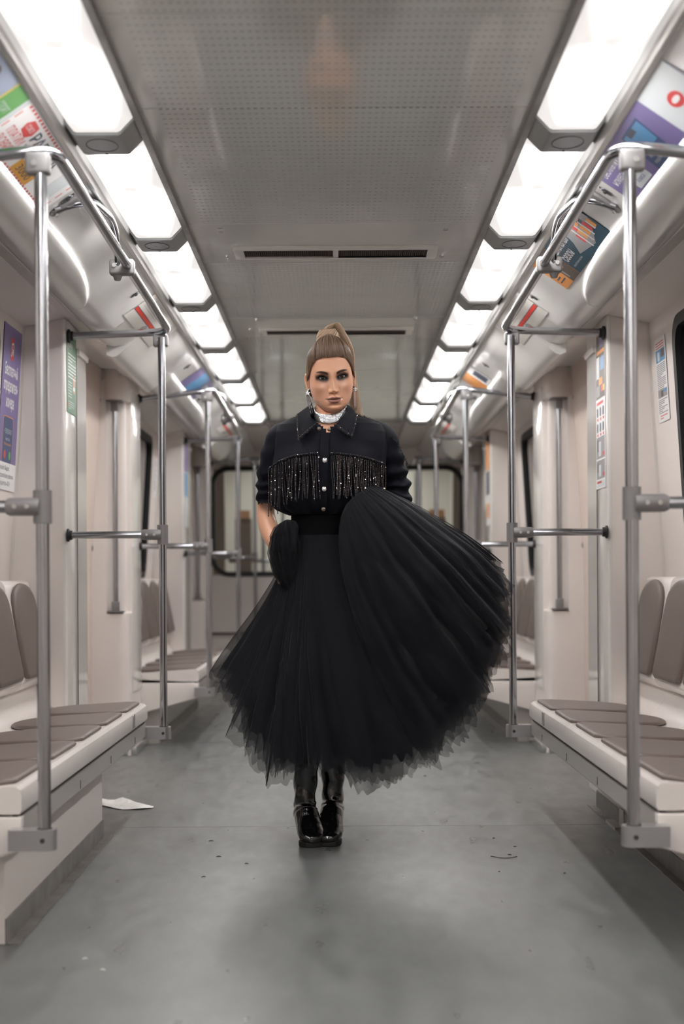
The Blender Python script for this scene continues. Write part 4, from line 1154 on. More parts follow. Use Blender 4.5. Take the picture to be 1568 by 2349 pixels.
dist = np.maximum(np.maximum(Z_-zu, zl-Z_), 0)
smoky = np.exp(-(dist/0.0060)**2)*sstep(1.55, 0.95, np.abs(t)+0*t)
mixc((0.13, 0.045, 0.030), 0.92*np.exp(-(dist/0.0135)**2)*sstep(1.85, 0.9, np.abs(t-0.12)))
mixc((0.008, 0.005, 0.007), np.exp(-(dist/0.0074)**2.6)*sstep(1.62, 1.05, np.abs(t-0.10)))
# brows
bt_ = (AX-0.015)/0.038
bz = 0.0145 + 0.0085*np.sin(np.clip(bt_, 0, 1)**0.9*PI*0.62) + 0.0002
bw = np.interp(bt_, [0, 0.15, 0.6, 1.0], [0.0040, 0.0048, 0.0042, 0.0014])
mixc((0.030, 0.018, 0.016), 0.93*sstep(1.25, 0.75, np.abs(Z_-bz)/bw)*sstep(-0.06, 0.05, bt_)*sstep(1.04, 0.97, bt_))
# lips
up = -0.0722 + (0.0098-0.0022*np.exp(-(AX/0.0035)**2))*np.clip(1-(AX/0.0255)**1.8, 0, 1)
lo = -0.0722 - 0.0160*np.clip(1-(AX/0.0250)**2.2, 0, 1)
lipm = sstep(-0.0006, 0.0008, up-Z_)*sstep(-0.0006, 0.0008, Z_-lo)*(AX < 0.0258)
mixc((0.25, 0.11, 0.095), 0.92*lipm)
mixc((0.05, 0.02, 0.02), 0.85*lipm*np.exp(-((Z_+0.0722)/0.0009)**2))  # dark parting line: shade between the lips put into the colour
mixc((0.10, 0.03, 0.02), 0.8*G(AX, Z_, 0.0064, -0.0515, 0.0026, 0.0018))  # nostrils: shade of the openings put into the colour
at_ = me.color_attributes.new('complexion', 'FLOAT_COLOR', 'POINT')
at_.data.foreach_set('color', np.c_[Cc, np.ones(len(Cc))].astype(np.float32).ravel())
sk = mat('tanned_skin', (0.56, 0.315, 0.205), 0.40, spec=0.45)
b_ = sk.node_tree.nodes['Principled BSDF']
an = sk.node_tree.nodes.new('ShaderNodeAttribute'); an.attribute_name = 'complexion'
sk.node_tree.links.new(an.outputs['Color'], b_.inputs['Base Color'])
b_.inputs['Subsurface Weight'].default_value = 0.12; b_.inputs['Subsurface Radius'].default_value = (0.012, 0.005, 0.003); b_.inputs['Subsurface Scale'].default_value = 0.5
me.materials.append(sk)
bm = bmesh.new(); bm.from_mesh(me); bmesh.ops.recalc_face_normals(bm, faces=bm.faces); bm.to_mesh(me); bm.free(); me.shade_smooth()
body = link('body', me, person)
# eyes
eyew = mat('eye_white', (0.34, 0.30, 0.28), 0.25); iris = mat('brown_iris', (0.030, 0.015, 0.009), 0.10); pup = mat('pupil', (0.003, 0.003, 0.003), 0.04)
for s in (-1, 1):
    rr_ = np.radians(np.linspace(0.1, 120, 40)); rowse = []
    for a in rr_:
        rowse.append([H((s*EYC[0] + EYR*math.sin(a)*math.cos(q), EYC[1] - EYR*math.cos(a)*(1.0 + (0.03 if a < 0.45 else 0)), EYC[2] + EYR*math.sin(a)*math.sin(q))) for q in np.linspace(0, 2*PI, 32, endpoint=False)])
    o = grid_mesh('eye', np.array(rowse), eyew, person)
    o.data.materials.append(iris); o.data.materials.append(pup)
    for p in o.data.polygons:
        ring = p.index//32
        deg = 120*ring/39
        p.material_index = 2 if deg < 10 else (1 if deg < 27 else 0)
# lashes
lash = MB()
for s in (-1, 1):
    for k in range(46):
        t = -0.95 + 1.98*k/45
        x = EYC[0] + t*0.0150; q = max(0, 1-t*t)
        zu_ = EYC[2] + 0.0022*t + 0.0046*q**0.75
        r2 = (x-EYC[0])**2 + (zu_-EYC[2])**2
        y = EYC[1] - math.sqrt(max(1e-9, LID**2-r2)) - 0.0002
        L = 0.0058 + 0.0022*max(t, 0)
        p0 = H((s*x, y, zu_)); p1 = H((s*(x+0.0016*t+0.0006), y-L*0.55, zu_+L*0.30)); p2 = H((s*(x+0.0036*t+0.0012), y-L*0.85, zu_+L*0.85))
        lash.tube([p0, p1, p2], [0.00045, 0.0003, 0.0001], 4, cap=False)
hairblack = mat('lash_black', (0.008, 0.007, 0.008), 0.5)
lash.build('eyelashes', hairblack, body)['kind'] = 'stuff'

# ---- hair
def hair_mat(name, c0, c1, rough=0.38):
    m = mat(name, c0, rough, spec=0.5); nt = m.node_tree; b = nt.nodes['Principled BSDF']
    a = nt.nodes.new('ShaderNodeAttribute'); a.attribute_name = 'tone'
    mx = nt.nodes.new('ShaderNodeMix'); mx.data_type = 'RGBA'; mx.inputs[6].default_value = (*c0, 1); mx.inputs[7].default_value = (*c1, 1)
    nt.links.new(a.outputs['Fac'], mx.inputs[0]); nt.links.new(mx.outputs[2], b.inputs['Base Color'])
    b.inputs['Anisotropic'].default_value = 0.4
    return m
hm = hair_mat('blond_hair', (0.090, 0.047, 0.030), (0.68, 0.50, 0.35))
def strands(name, paths, tones, rad, m, parent, n=4):
    v = []; f = []; tn = []
    for path, tone in zip(paths, tones):
        path = np.asarray(path, float); k = len(path); n0 = len(v)
        for i in range(k):
            tg = path[min(i+1, k-1)]-path[max(i-1, 0)]; tg /= (np.linalg.norm(tg)+1e-9)
            up = np.array([0, 1.0, 0.2]) if abs(tg[1]) < 0.9 else np.array([1.0, 0, 0])
            a = np.cross(tg, up); a /= np.linalg.norm(a); b = np.cross(tg, a)
            r = rad*(1-0.75*(i/(k-1))**3)
            for q in range(n):
                an_ = 2*PI*q/n; v.append(path[i]+a*math.cos(an_)*r+b*math.sin(an_)*r)
                tn.append(tone[i] if hasattr(tone, '__len__') else tone)
        for i in range(k-1):
            for q in range(n):
                f.append((n0+i*n+q, n0+i*n+(q+1) % n, n0+(i+1)*n+(q+1) % n, n0+(i+1)*n+q))
    me = bpy.data.meshes.new(name); me.from_pydata([tuple(map(float, p)) for p in v], [], f); me.shade_smooth()
    A = me.attributes.new('tone', 'FLOAT', 'POINT'); A.data.foreach_set('value', np.array(tn, np.float32))
    me.materials.append(m)
    o = link(name, me, parent); return o
# scalp cap: offset of the skull behind the hairline
def skull(az, el, off=0.0):
    """az: angle from the face direction (0 = front), el: angle from the eye level up; returns local point on skull"""
    dx_, dy_, dz_ = math.sin(az)*math.cos(el), -math.cos(az)*math.cos(el), math.sin(el)
    # intersect with the tabulated head by bisection on radius
    lo_, hi_ = 0.0, 0.2
    for _ in range(22):
        r = (lo_+hi_)/2; x, y, z = dx_*r, dy_*r, dz_*r
        if z > .1165: hi_ = r; continue
        a = np.interp(-z, [-q for q in zt], at); f = np.interp(-z, [-q for q in zt], ft); b = np.interp(-z, [-q for q in zt], bt)
        yy = abs(y)/(f if y < 0 else b); e = 2.45 if y < 0 else 2.2
        if (abs(x)/a)**e + yy**e < 1: lo_ = r
        else: hi_ = r
    r = lo_ + off
    return np.array([dx_*r, dy_*r, dz_*r])
BUN = np.array([0.008, 0.032, 0.142])     # root of the ponytail, head-local
def hairline_el(az):
    """elevation of the hairline for azimuth (deg)"""
    a = abs(math.degrees(az))
    return math.radians(np.interp(a, [0, 20, 38, 52, 62, 74, 84, 92, 105, 125, 180], [43, 42.5, 39, 30, 17, 6, 2, -22, -38, -42, -42]))
rnd = random.Random(11)
paths = []; tones = []
NS = 1500
for i in range(NS):
    az = (rnd.random()*2-1)*PI
    if i < 900: az = (rnd.random()*2-1)*math.radians(100)
    e0 = hairline_el(az) + rnd.uniform(-0.045, 0.035)
    frontness = max(0, math.cos(az))
    lay = rnd.uniform(0.0, 1)
    pts = []; tn = []
    tone0 = rnd.uniform(0.0, 0.20) + (0.05 if frontness > 0.3 else 0.12)
    K = 13
    ew = math.radians(86)
    jit = rnd.uniform(-0.004, 0.004)
    for k in range(K):
        t = k/(K-1)
        # follow the skull towards the bun
        p0 = skull(az, e0, 0.001)
        st_ = skull(az*(1-0.2*t), e0+(ew-e0)*t*0.96, 0.003+lay*0.005)
        q = BUN + np.array([jit, jit, 0])
        w = t**2.2
        p = st_*(1-w) + q*w
        # pompadour lift of the front
        fz_ = max(0, math.cos(min(PI/2, abs(az)*0.80)))**0.9 if abs(az) < 1.95 else 0
        lift = 0.025*fz_*math.sin(PI*min(1, t*1.08))**0.75*(0.75+0.25*lay)
        p = p + np.array([0.75*lift*math.sin(az)*math.sin(PI*t), -0.30*lift*frontness, lift*(1-0.35*abs(math.sin(az)))])
        pts.append(H(p)); tn.append(min(1, tone0*(0.55+0.5*t) + 0.75*max(0, t-0.55)**1.2*1.3 + (0.10 if rnd.random() < 0.3 else 0)))
    paths.append(pts); tones.append(tn)
hair = strands('hair', paths, tones, 0.0011, hm, person)
hair['kind'] = 'stuff'
# under-cap so that no scalp shows
rowsc = []
AZ = np.linspace(-PI, PI, 96, endpoint=False)
for t in np.linspace(0, 1, 26):
    row = []
    for az in AZ:
        e0 = hairline_el(az)+0.035; fr = max(0, math.cos(az))
        p = skull(az, e0+(math.radians(89)-e0)*t, 0.0015+0.0025*min(1, t*5))
        fz_ = max(0, math.cos(min(PI/2, abs(az)*0.80)))**0.9 if abs(az) < 1.95 else 0
        lift = 0.0225*fz_*math.sin(PI*min(1, t*1.08))**0.75
        row.append(H(p+np.array([0.72*lift*math.sin(az)*math.sin(PI*t), -0.30*lift*fr, lift*(1-0.35*abs(math.sin(az)))])))
    rowsc.append(row)
cp = grid_mesh('hair_cap', np.array(rowsc), mat('hair_root_brown', (0.055, 0.032, 0.024), 0.55), hair)
# wrap around the root and the ponytail falling behind her left side
paths = []; tones = []
for i in range(150):
    a = 2*PI*i/150; lay = rnd.uniform(0, 1)
    pts = []; tn = []
    t0 = rnd.uniform(0.45, 0.75)
    for k in range(8):
        t = k/7
        r = 0.0215 + 0.006*math.sin(PI*t)*lay + 0.012*(1-t)**2
        aa = a + t*1.7
        pts.append(H(BUN + np.array([r*math.cos(aa)*1.25 - 0.004, r*math.sin(aa), -0.022 + 0.042*t])))
        tn.append(min(1, t0+0.2*rnd.random()))
    paths.append(pts); tones.append(tn)
strands('hair_wrap', paths, tones, 0.0016, hm, hair)['kind'] = 'stuff'
grid_mesh('hair_wrap_core', loft_pts([(H(BUN+np.array([-0.004, 0, dz])), HR@np.array([r*1.2, 0, 0]), HR@np.array([0, r, 0]), 2) for dz, r in ((-0.03, 0.034), (-0.015, 0.029), (0.0, 0.024), (0.015, 0.021), (0.022, 0.010))], 24), mat('hair_core', (0.30, 0.20, 0.14), 0.5), hair, cap0=True, cap1=True)
# ponytail spine (world)
PT = np.array([H(BUN+np.array([-.002, .0, .016])), H(BUN+np.array([0.008, .004, .030])), H(BUN+np.array([0.030, .022, .026])), (0.043, YC+.075, 1.735), (0.050, YC+.095, 1.670), (0.060, YC+.10, 1.58), (0.070, YC+.098, 1.50), (0.086, YC+.09, 1.435)])
def spine(t, P=PT):
    s = t*(len(P)-1); i = min(int(s), len(P)-2); u = s-i
    p0, p1, p2, p3 = P[max(i-1, 0)], P[i], P[i+1], P[min(i+2, len(P)-1)]
    return 0.5*((2*p1)+(-p0+p2)*u+(2*p0-5*p1+4*p2-p3)*u*u+(-p0+3*p1-3*p2+p3)*u**3)
paths = []; tones = []
for i in range(700):
    r = math.sqrt(rnd.random()); a = rnd.random()*2*PI; L = rnd.uniform(0.80, 1.0); ph = rnd.uniform(0, 6.28); fly = rnd.random() < 0.09
    pts = []; tn = []; t0 = rnd.uniform(0.45, 0.95)
    for k in range(20):
        t = k/19*L
        w = np.interp(t, [0, 0.12, 0.35, 0.65, 0.85, 1], [0.010, 0.017, 0.017, 0.015, 0.016, 0.022])*(1.0 if not fly else 1+1.3*max(0, t-0.6)*3)
        p = spine(t) + np.array([w*r*math.cos(a)*1.0 + 0.003*math.sin(ph+9*t)*t, w*r*math.sin(a)*1.3, w*r*math.cos(a)*0.3*(t < 0.3)])
        pts.append(p); tn.append(t0 if rnd.random() < 0.9 else t0*0.7)
    paths.append(pts); tones.append(tn)
strands('ponytail', paths, tones, 0.0009, hm, hair)['kind'] = 'stuff'

# ---- jacket
jk = mat('navy_black_denim', (0.0026, 0.0033, 0.0074), 0.8, spec=0.18, bump=(420, 0.0004), var=(9, 0.25))
jk.node_tree.nodes['Principled BSDF'].inputs['Sheen Weight'].default_value = 0.015
NJ = 192
jz = [1.494, 1.486, 1.474, 1.456, 1.430, 1.395, 1.350, 1.305, 1.265, 1.230, 1.200, 1.178, 1.162, 1.150, 1.142, 1.150]
ja = [.070, .105, .150, .182, .196, .198, .194, .193, .193, .193, .190, .182, .164, .138, .116, .100]
jf = [.036, .050, .066, .084, .102, .122, .140, .150, .146, .138, .132, .124, .114, .104, .096, .090]
jb = [.066, .076, .084, .094, .102, .108, .110, .108, .106, .106, .106, .104, .098, .092, .086, .082]
jc = [-.028, -.028, -.026, -.024, -.022, -.022, -.024, -.026, -.030, -.034, -.038, -.042, -.046, -.048, -.050, -.050]
rowsj = []; zr_ = []
for s_ in np.r_[np.linspace(0, 4.5, 60, endpoint=False), np.linspace(4.5, len(jz)-1, 62)]:
    i = np.arange(len(jz)); z = np.interp(s_, i, jz); a = np.interp(s_, i, ja); f = np.interp(s_, i, jf); b = np.interp(s_, i, jb); cx = np.interp(s_, i, jc)
    row = []
    for k in range(NJ):
        t = 2*PI*k/NJ; ct, st = math.cos(t), math.sin(t); e = 2.6
        u = math.copysign(abs(ct)**(2/e), ct); v = math.copysign(abs(st)**(2/e), st)
        x = cx+a*u; y = YC+.01+(f if v < 0 else b)*v
        nz = noise.noise(Vector((x*9, y*9, z*11)))*0.007*sstep(1.47, 1.36, z) + noise.noise(Vector((x*22, y*20, z*30)))*0.0035*sstep(1.27, 1.19, z)
        # blouson folds gathered into the belt
        nz += 0.005*math.sin(t*19+z*12)*sstep(1.215, 1.16, z)
        # bust
        if v < 0: nz += 0.016*(math.exp(-((x-cx-0.085)/0.05)**2)+math.exp(-((x-cx+0.085)/0.05)**2))*math.exp(-((z-1.315)/0.05)**2)
        row.append((x+u*nz, y+v*nz, z))
    rowsj.append(row); zr_.append(z)
RJ = np.array(rowsj)
def jdrop(i, j):
    p = (RJ[i, j]+RJ[i, (j+1) % NJ]+RJ[min(i+1, 121), j])/3
    return p[1] < YC-0.02 and p[2] > 1.418 and abs(p[0]+0.034) < np.interp(p[2], [1.416, 1.438, 1.454, 1.474, 1.50], [0.001, .010, .030, .050, .072]) and i < 70
jacket = grid_mesh('jacket', RJ, jk, person, drop=jdrop)
def front_y(x, z):
    """y of the jacket front surface at (x, z)"""
    i = int(np.argmin([abs(q-z) for q in zr_])) if z > 1.15 else 100
    row = RJ[i]; sel = row[row[:, 1] < YC]
    o = np.argsort(sel[:, 0]); return float(np.interp(x, sel[o, 0], sel[o, 1]))
# sleeves, pushed up and ruched
def sleeve(pts, rad, seed, amp):
    P = limb(pts, rad, n=48, sub=22)
    r_, c_, _ = P.shape
    for i in range(r_):
        c = P[i].mean(0); t = i/(r_-1)
        for j in range(c_):
            d = P[i, j]-c; L = np.linalg.norm(d); d /= L
            a = 2*PI*j/c_
            w = amp*(0.35+0.65*sstep(0.25, 0.7, np.array(t)))
            h = w*(math.sin(t*38+1.6*math.sin(a+seed)+2*noise.noise(Vector((math.cos(a)*1.3, math.sin(a)*1.3, t*4+seed)))) ) + 0.004*noise.noise(Vector((P[i, j]*14).tolist()))
            P[i, j] = P[i, j]+d*h
    # rolled hem
    ctr = P[-1].mean(0)
    P = np.concatenate([P, (ctr+(P[-1]-ctr)*0.93)[None], (ctr+(P[-4]-P[-1]).mean(0)+(P[-1]-ctr)*0.88)[None]], 0)
    return P
S1 = sleeve([(-0.13, YC+.02, 1.42), (-0.182, YC+.02, 1.405), (-0.212, YC+.03, 1.345), (-0.232, YC+.045, 1.28), (-0.238, YC+.055, 1.235), (-0.240, YC+.058, 1.190)], [.050, .062, .055, .049, .046, .040], 1.0, 0.0042)
S2 = sleeve([(0.10, YC+.02, 1.42), (0.145, YC+.02, 1.405), (0.180, YC+.03, 1.345), (0.200, YC+.045, 1.285), (0.212, YC+.05, 1.230), (0.212, YC+.03, 1.175)], [.050, .062, .053, .047, .046, .043], 4.0, 0.0070)
sl1 = grid_mesh('sleeve', S1, jk, jacket); sl2 = grid_mesh('sleeve', S2, jk, jacket)
# collar leaves
def leaf(pts, name='collar_leaf'):
    """pts: outline (x, z, y) front; extruded a little; soft"""
    pts = [(x, z, min(y, front_y(x, z)-0.012) if z < 1.50 else y) for x, z, y in pts]
    n = len(pts); m = MB()
    c = np.mean([(x, y, z) for x, z, y in pts], 0)
    f0 = [(x, y, z) for x, z, y in pts]; f1 = [(x, y-0.006, z) for x, z, y in pts]
    mid = [tuple(np.array(q)*0.86+np.array((c[0], c[1]-0.006, c[2]))*0.14 + np.array([0, -0.003, 0])) for q in f1]
    vs = f0+f1+mid+[(c[0], c[1]-0.012, c[2])]
    fs = [tuple(range(n))]+[(i, (i+1) % n, n+(i+1) % n, n+i) for i in range(n)]+[(n+i, n+(i+1) % n, 2*n+(i+1) % n, 2*n+i) for i in range(n)]+[(2*n+i, 2*n+(i+1) % n, 3*n) for i in range(n)]
    return m.add(vs, fs).build(name, jk, jacket, smooth=50)
yc_ = YC
LL = [(-0.084, 1.538, yc_+.035), (-0.100, 1.524, yc_+.020), (-0.136, 1.493, yc_-.020), (-0.134, 1.440, yc_-.085), (-0.130, 1.394, yc_-.122), (-0.098, 1.424, yc_-.112), (-0.073, 1.446, yc_-.085), (-0.088, 1.470, yc_-.066), (-0.092, 1.500, yc_-.030)]
RL = [(0.036, 1.532, yc_+.035), (0.052, 1.520, yc_+.020), (0.072, 1.490, yc_-.020), (0.062, 1.445, yc_-.085), (0.050, 1.404, yc_-.122), (0.020, 1.424, yc_-.112), (0.000, 1.444, yc_-.088), (0.020, 1.474, yc_-.062), (0.034, 1.502, yc_-.025)]
leaf(LL); leaf(RL)
# collar stand round the back of the neck
cs = []
for z, g in ((1.455, 1.0), (1.480, 1.0), (1.510, 1.02), (1.528, 1.04)):
    cs.append([(-0.026+0.068*g*math.cos(t), YC+.028+0.062*g*math.sin(t), z - 0.016*(1-math.sin(t))*0.5) for t in np.linspace(math.radians(-12), math.radians(192), 40)])
grid_mesh('collar_stand', np.array(cs), jk, jacket, close_u=False)
# placket
pk = MB(); zs_ = np.linspace(1.418, 1.16, 18)
vs = []
for z in zs_:
    xc = np.interp(z, [1.16, 1.42], [-0.048, -0.038]); y = front_y(xc, z)-0.004
    vs += [(xc-0.017, y, z), (xc-0.016, y-0.003, z), (xc+0.012, y-0.003, z), (xc+0.013, y, z)]
pk.add(vs, [(i*4+k, i*4+k+1, (i+1)*4+k+1, (i+1)*4+k) for i in range(17) for k in range(3)]).build('placket', jk, jacket, smooth=40)
silver = mat('silver_snap', (0.75, 0.74, 0.76), 0.2, metal=1.0); bronze = mat('old_bronze_snap', (0.16, 0.13, 0.11), 0.35, metal=0.9)
for (x, z, mm_, r) in ((-0.060, 1.432, bronze, .0065), (-0.026, 1.429, bronze, .0062), (-0.041, 1.322, silver, .0085), (-0.044, 1.225, silver, .0080), (-0.047, 1.158, bronze, .0075)):
    y = front_y(x, z)-0.0085
    if z > 1.42: y = YC-0.108
    MB().tube([(x, y, z), (x, y-0.0025, z), (x, y-0.004, z)], [r, r, r*0.7], 18).build('snap_button', mm_, jacket, smooth=40)
# rhinestones and fringe
stone = mat('smoky_rhinestone', (0.78, 0.67, 0.62), 0.07, metal=0.95)
thread = mat('black_fringe_thread', (0.012, 0.011, 0.014), 0.6)
def beads(path, step, r, jit=0.0):
    m = MB(); P = np.array(path); d = np.r_[0, np.cumsum(np.linalg.norm(np.diff(P, axis=0), axis=1))]
    s = 0
    while s < d[-1]:
        c = np.array([np.interp(s, d, P[:, k]) for k in range(3)]); a = rnd.uniform(0, PI); b = rnd.uniform(-0.7, 0.7)
        R3 = np.array(Matrix.Rotation(a, 3, 'Z') @ Matrix.Rotation(b, 3, 'X')); rr2 = r*rnd.uniform(0.8, 1.15)
        m.add([tuple(c+R3@np.array(v)*rr2) for v in ((1,0,0),(0,1,0),(-1,0,0),(0,-1,0),(0,0,1),(0,0,-1))],
              [(0,1,4),(1,2,4),(2,3,4),(3,0,4),(1,0,5),(2,1,5),(3,2,5),(0,3,5)])
        s += step
    return m
def yoke_z(x):
    return float(np.interp(x, [-.236, -.195, -.15, -.09, -.058, -.024, .01, .055, .11, .165], [1.300, 1.322, 1.335, 1.342, 1.343, 1.343, 1.342, 1.336, 1.326, 1.312]))
fr = 0
xs_f = [-.236+.0062*k for k in range(29)] + [-.018+.0056*k for k in range(34)]
fringe_root = None
for i, x in enumerate(xs_f):
    x += rnd.uniform(-.0012, .0012); z0 = yoke_z(x)-0.006; L = rnd.uniform(0.128, 0.148)
    if x < -.19: L += 0.012
    y0 = min(front_y(max(x, -.21), z0), front_y(max(x, -.21), z0-0.05))-0.008
    if x < -.21: y0 += (-.21-x)*1.6
    if x > .15: y0 += (x-.15)*1.2
    sway = rnd.uniform(-0.008, 0.008) + (0.016 if i % 7 == 3 else 0)
    path = [(x + sway*(t**1.6) + 0.0015*math.sin(5*t+i), min(y0, front_y(max(min(x, .15), -.2), z0-L*t)-0.007 + (0 if x > -.21 else (-.21-x)*1.6)) - 0.002*math.sin(3*t+i), z0-L*t) for t in np.linspace(0, 1, 12)]
    st = MB().tube(path, 0.0016, 5).build('fringe_strand', thread, jacket)
    if (i % 2 == 0) or x > 0.0:
        off = [(p[0]+0.0004, p[1]-0.0022, p[2]) for p in path]
        beads(off, 0.0042 if i % 2 else 0.0050, 0.00155).build('rhinestone_chain', stone, st)
# trims: rhinestone edging on the yoke and the collar
pth = [(x, front_y(max(min(x, .17), -.21), yoke_z(x))-0.009 + max(0, -.21-x)*1.6, yoke_z(x)) for x in np.linspace(-.236, -.060, 30)]
pth2 = [(x, front_y(x, yoke_z(x))-0.009, yoke_z(x)) for x in np.linspace(-.022, .160, 30)]
for p in (pth, pth2):
    MB().tube(p, [0.0048]*len(p), 8).build('yoke_roll', jk, jacket, smooth=60)
    beads([(a, b-0.0045, c+0.004) for a, b, c in p], 0.0058, 0.0016).build('rhinestone_trim', stone, jacket)
for L in (LL, RL):
    e = [(p[0], p[2]-0.009, p[1]) for p in L[2:5]]; beads(e, 0.0055, 0.0012).build('rhinestone_trim', stone, jacket)
    e = [(p[0], p[2]-0.010, p[1]+0.004) for p in L[4:7]]; beads(e, 0.0062, 0.0015).build('rhinestone_trim', stone, jacket)
# frayed edges
fray = MB()
def frays(path, n, L, up=(0, -0.3, 1)):
    P = np.array(path); d = np.r_[0, np.cumsum(np.linalg.norm(np.diff(P, axis=0), axis=1))]
    for _ in range(n):
        s = rnd.random()*d[-1]; c = np.array([np.interp(s, d, P[:, k]) for k in range(3)])+np.array([rnd.uniform(-.002, .002) for _ in range(3)])
        v = np.array(up, float)+np.array([rnd.uniform(-1, 1), rnd.uniform(-1, 1), rnd.uniform(-1, 1)])*0.9; v /= np.linalg.norm(v); l = L*rnd.uniform(0.4, 1)
        fray.tube([c, c+v*l*0.6+np.array([0, 0, rnd.uniform(-.001, .001)]), c+v*l], [0.0008, 0.0006, 0.0003], 3, cap=False)
def jtop(x): # shoulder line
    return (x, YC-0.015, float(np.interp(x, [-.215, -.19, -.165, -.13, -.10, .03, .06, .10, .135, .16, .175], [1.41, 1.445, 1.466, 1.479, 1.490, 1.492, 1.486, 1.474, 1.458, 1.435, 1.40])))
frays([jtop(x) for x in np.linspace(-.205, -.10, 12)], 420, 0.014); frays([jtop(x) for x in np.linspace(.045, .17, 14)], 480, 0.014)
frays([(p[0], p[2]-0.006, p[1]) for p in LL[2:7]], 420, 0.008, (0, -.5, -.6)); frays([(p[0], p[2]-0.006, p[1]) for p in RL[2:7]], 420, 0.008, (0, -.5, -.6))
frays([(x, y-0.004, z) for x, y, z in pth], 200, 0.006, (0, -1, 0)); frays([(x, y-0.004, z) for x, y, z in pth2], 200, 0.006, (0, -1, 0))
frays([tuple(S2[int(k), 0:24].mean(0)+np.array([0.045, -0.01, 0])) for k in np.linspace(18, 60, 9)], 170, 0.009, (1, -.2, .2))
frays([tuple(q) for q in S1[-3]], 160, 0.008, (0, -.3, -.8)); frays([tuple(q) for q in S2[-3]], 100, 0.008, (0, -.3, -.8))
fray.build('frayed_edge', thread, jacket)['kind'] = 'stuff'

# ---- choker and earrings
ck = []
for h_, rr2 in ((-0.0165, 0.0), (-0.0165, 0.0022), (-0.010, 0.003), (0.010, 0.003), (0.0165, 0.0022), (0.0165, 0.0)):
    row = []
    for k in range(72):
        t = 2*PI*k/72; ct, st = math.cos(t), math.sin(t)
        row.append((-0.0235+(0.0535+rr2)*ct, YC+.023+(0.0555+rr2)*st, 1.505+h_+0.58*(0.0555*st) + 0.004*ct))
    ck.append(row)
def sparkle(name, c, rough=0.12):
    m = mat(name, c, rough, metal=0.85); nt = m.node_tree; b = nt.nodes['Principled BSDF']
    tc = nt.nodes.new('ShaderNodeTexCoord'); v = nt.nodes.new('ShaderNodeTexVoronoi'); v.inputs['Scale'].default_value = 420
    nt.links.new(tc.outputs['Object'], v.inputs['Vector'])
    bp = nt.nodes.new('ShaderNodeBump'); bp.inputs['Distance'].default_value = 0.0012; bp.inputs['Strength'].default_value = 1.0
    nt.links.new(v.outputs['Distance'], bp.inputs['Height']); nt.links.new(bp.outputs[0], b.inputs['Normal'])
    return m
spk = sparkle('silver_glitter', (0.72, 0.74, 0.77))
grid_mesh('choker', np.array(ck), spk, person)
for s, c in ((-1, H((-0.0755-0.010, -0.012, -0.050))), (1, H((0.0755+0.006, -0.010, -0.050)))):
    r0 = MB(); n = 5; pts = []
    c = np.array(c); 
    for k in range(10):
        a = PI/2+k*PI/5; r = 0.0120 if k % 2 == 0 else 0.0052
        pts.append((c[0]+r*math.cos(a)*(1 if s < 0 else 0.7), c[1]+0.35*r*math.cos(a)*s, c[2]+r*math.sin(a)))
    f0 = [(p[0], p[1]+0.0012, p[2]) for p in pts]; f1 = [(p[0], p[1]-0.0012, p[2]) for p in pts]
    r0.add(f0+f1+[(c[0], c[1]-0.003, c[2])], [tuple(range(10))[::-1]]+[(i, (i+1) % 10, 10+(i+1) % 10, 10+i) for i in range(10)]+[(10+i, 10+(i+1) % 10, 20) for i in range(10)])
    st = r0.build('earring', spk, person)
    MB().tube([c+np.array([-s*0.004, 0, 0.010]), c+np.array([-s*0.007, 0.004, 0.018])], 0.0010, 6).build('hook', silver, st)
    for k in range(9):
        x0 = c[0]-0.004+0.001*k; dx_ = (0.018 if s < 0 else 0.001)
        Lf = 0.054+0.005*((k*7) % 3)
        chain = [(x0+dx_*t**1.0*(0.6+0.08*k), c[1]-0.0006*k, c[2]-0.006-Lf*t) for t in np.linspace(0, 1, 5)]
        MB().tube(chain, 0.0008, 5).build('tassel_chain', silver, st)

# ---- belt
wb_ = []
WC = (-0.055, YC+.005)
def wax(z): return float(np.interp(z, [1.068, 1.165], [.112, .104]))
for z in np.linspace(1.172, 1.064, 22):
    k_ = 0.0012*math.sin((z-1.06)*2*PI/0.0045*0.5)
    wb_.append([(WC[0]+0.006*(z-1.1)*10*0.3+(wax(z)+k_)*math.cos(t), WC[1]+(wax(z)*0.82+k_)*math.sin(t), z) for t in np.linspace(0, 2*PI, 64, endpoint=False)])
grid_mesh('belt', np.array(wb_), mat('black_ribbed_elastic', (0.0025, 0.0025, 0.003), 0.9, spec=0.1), person)

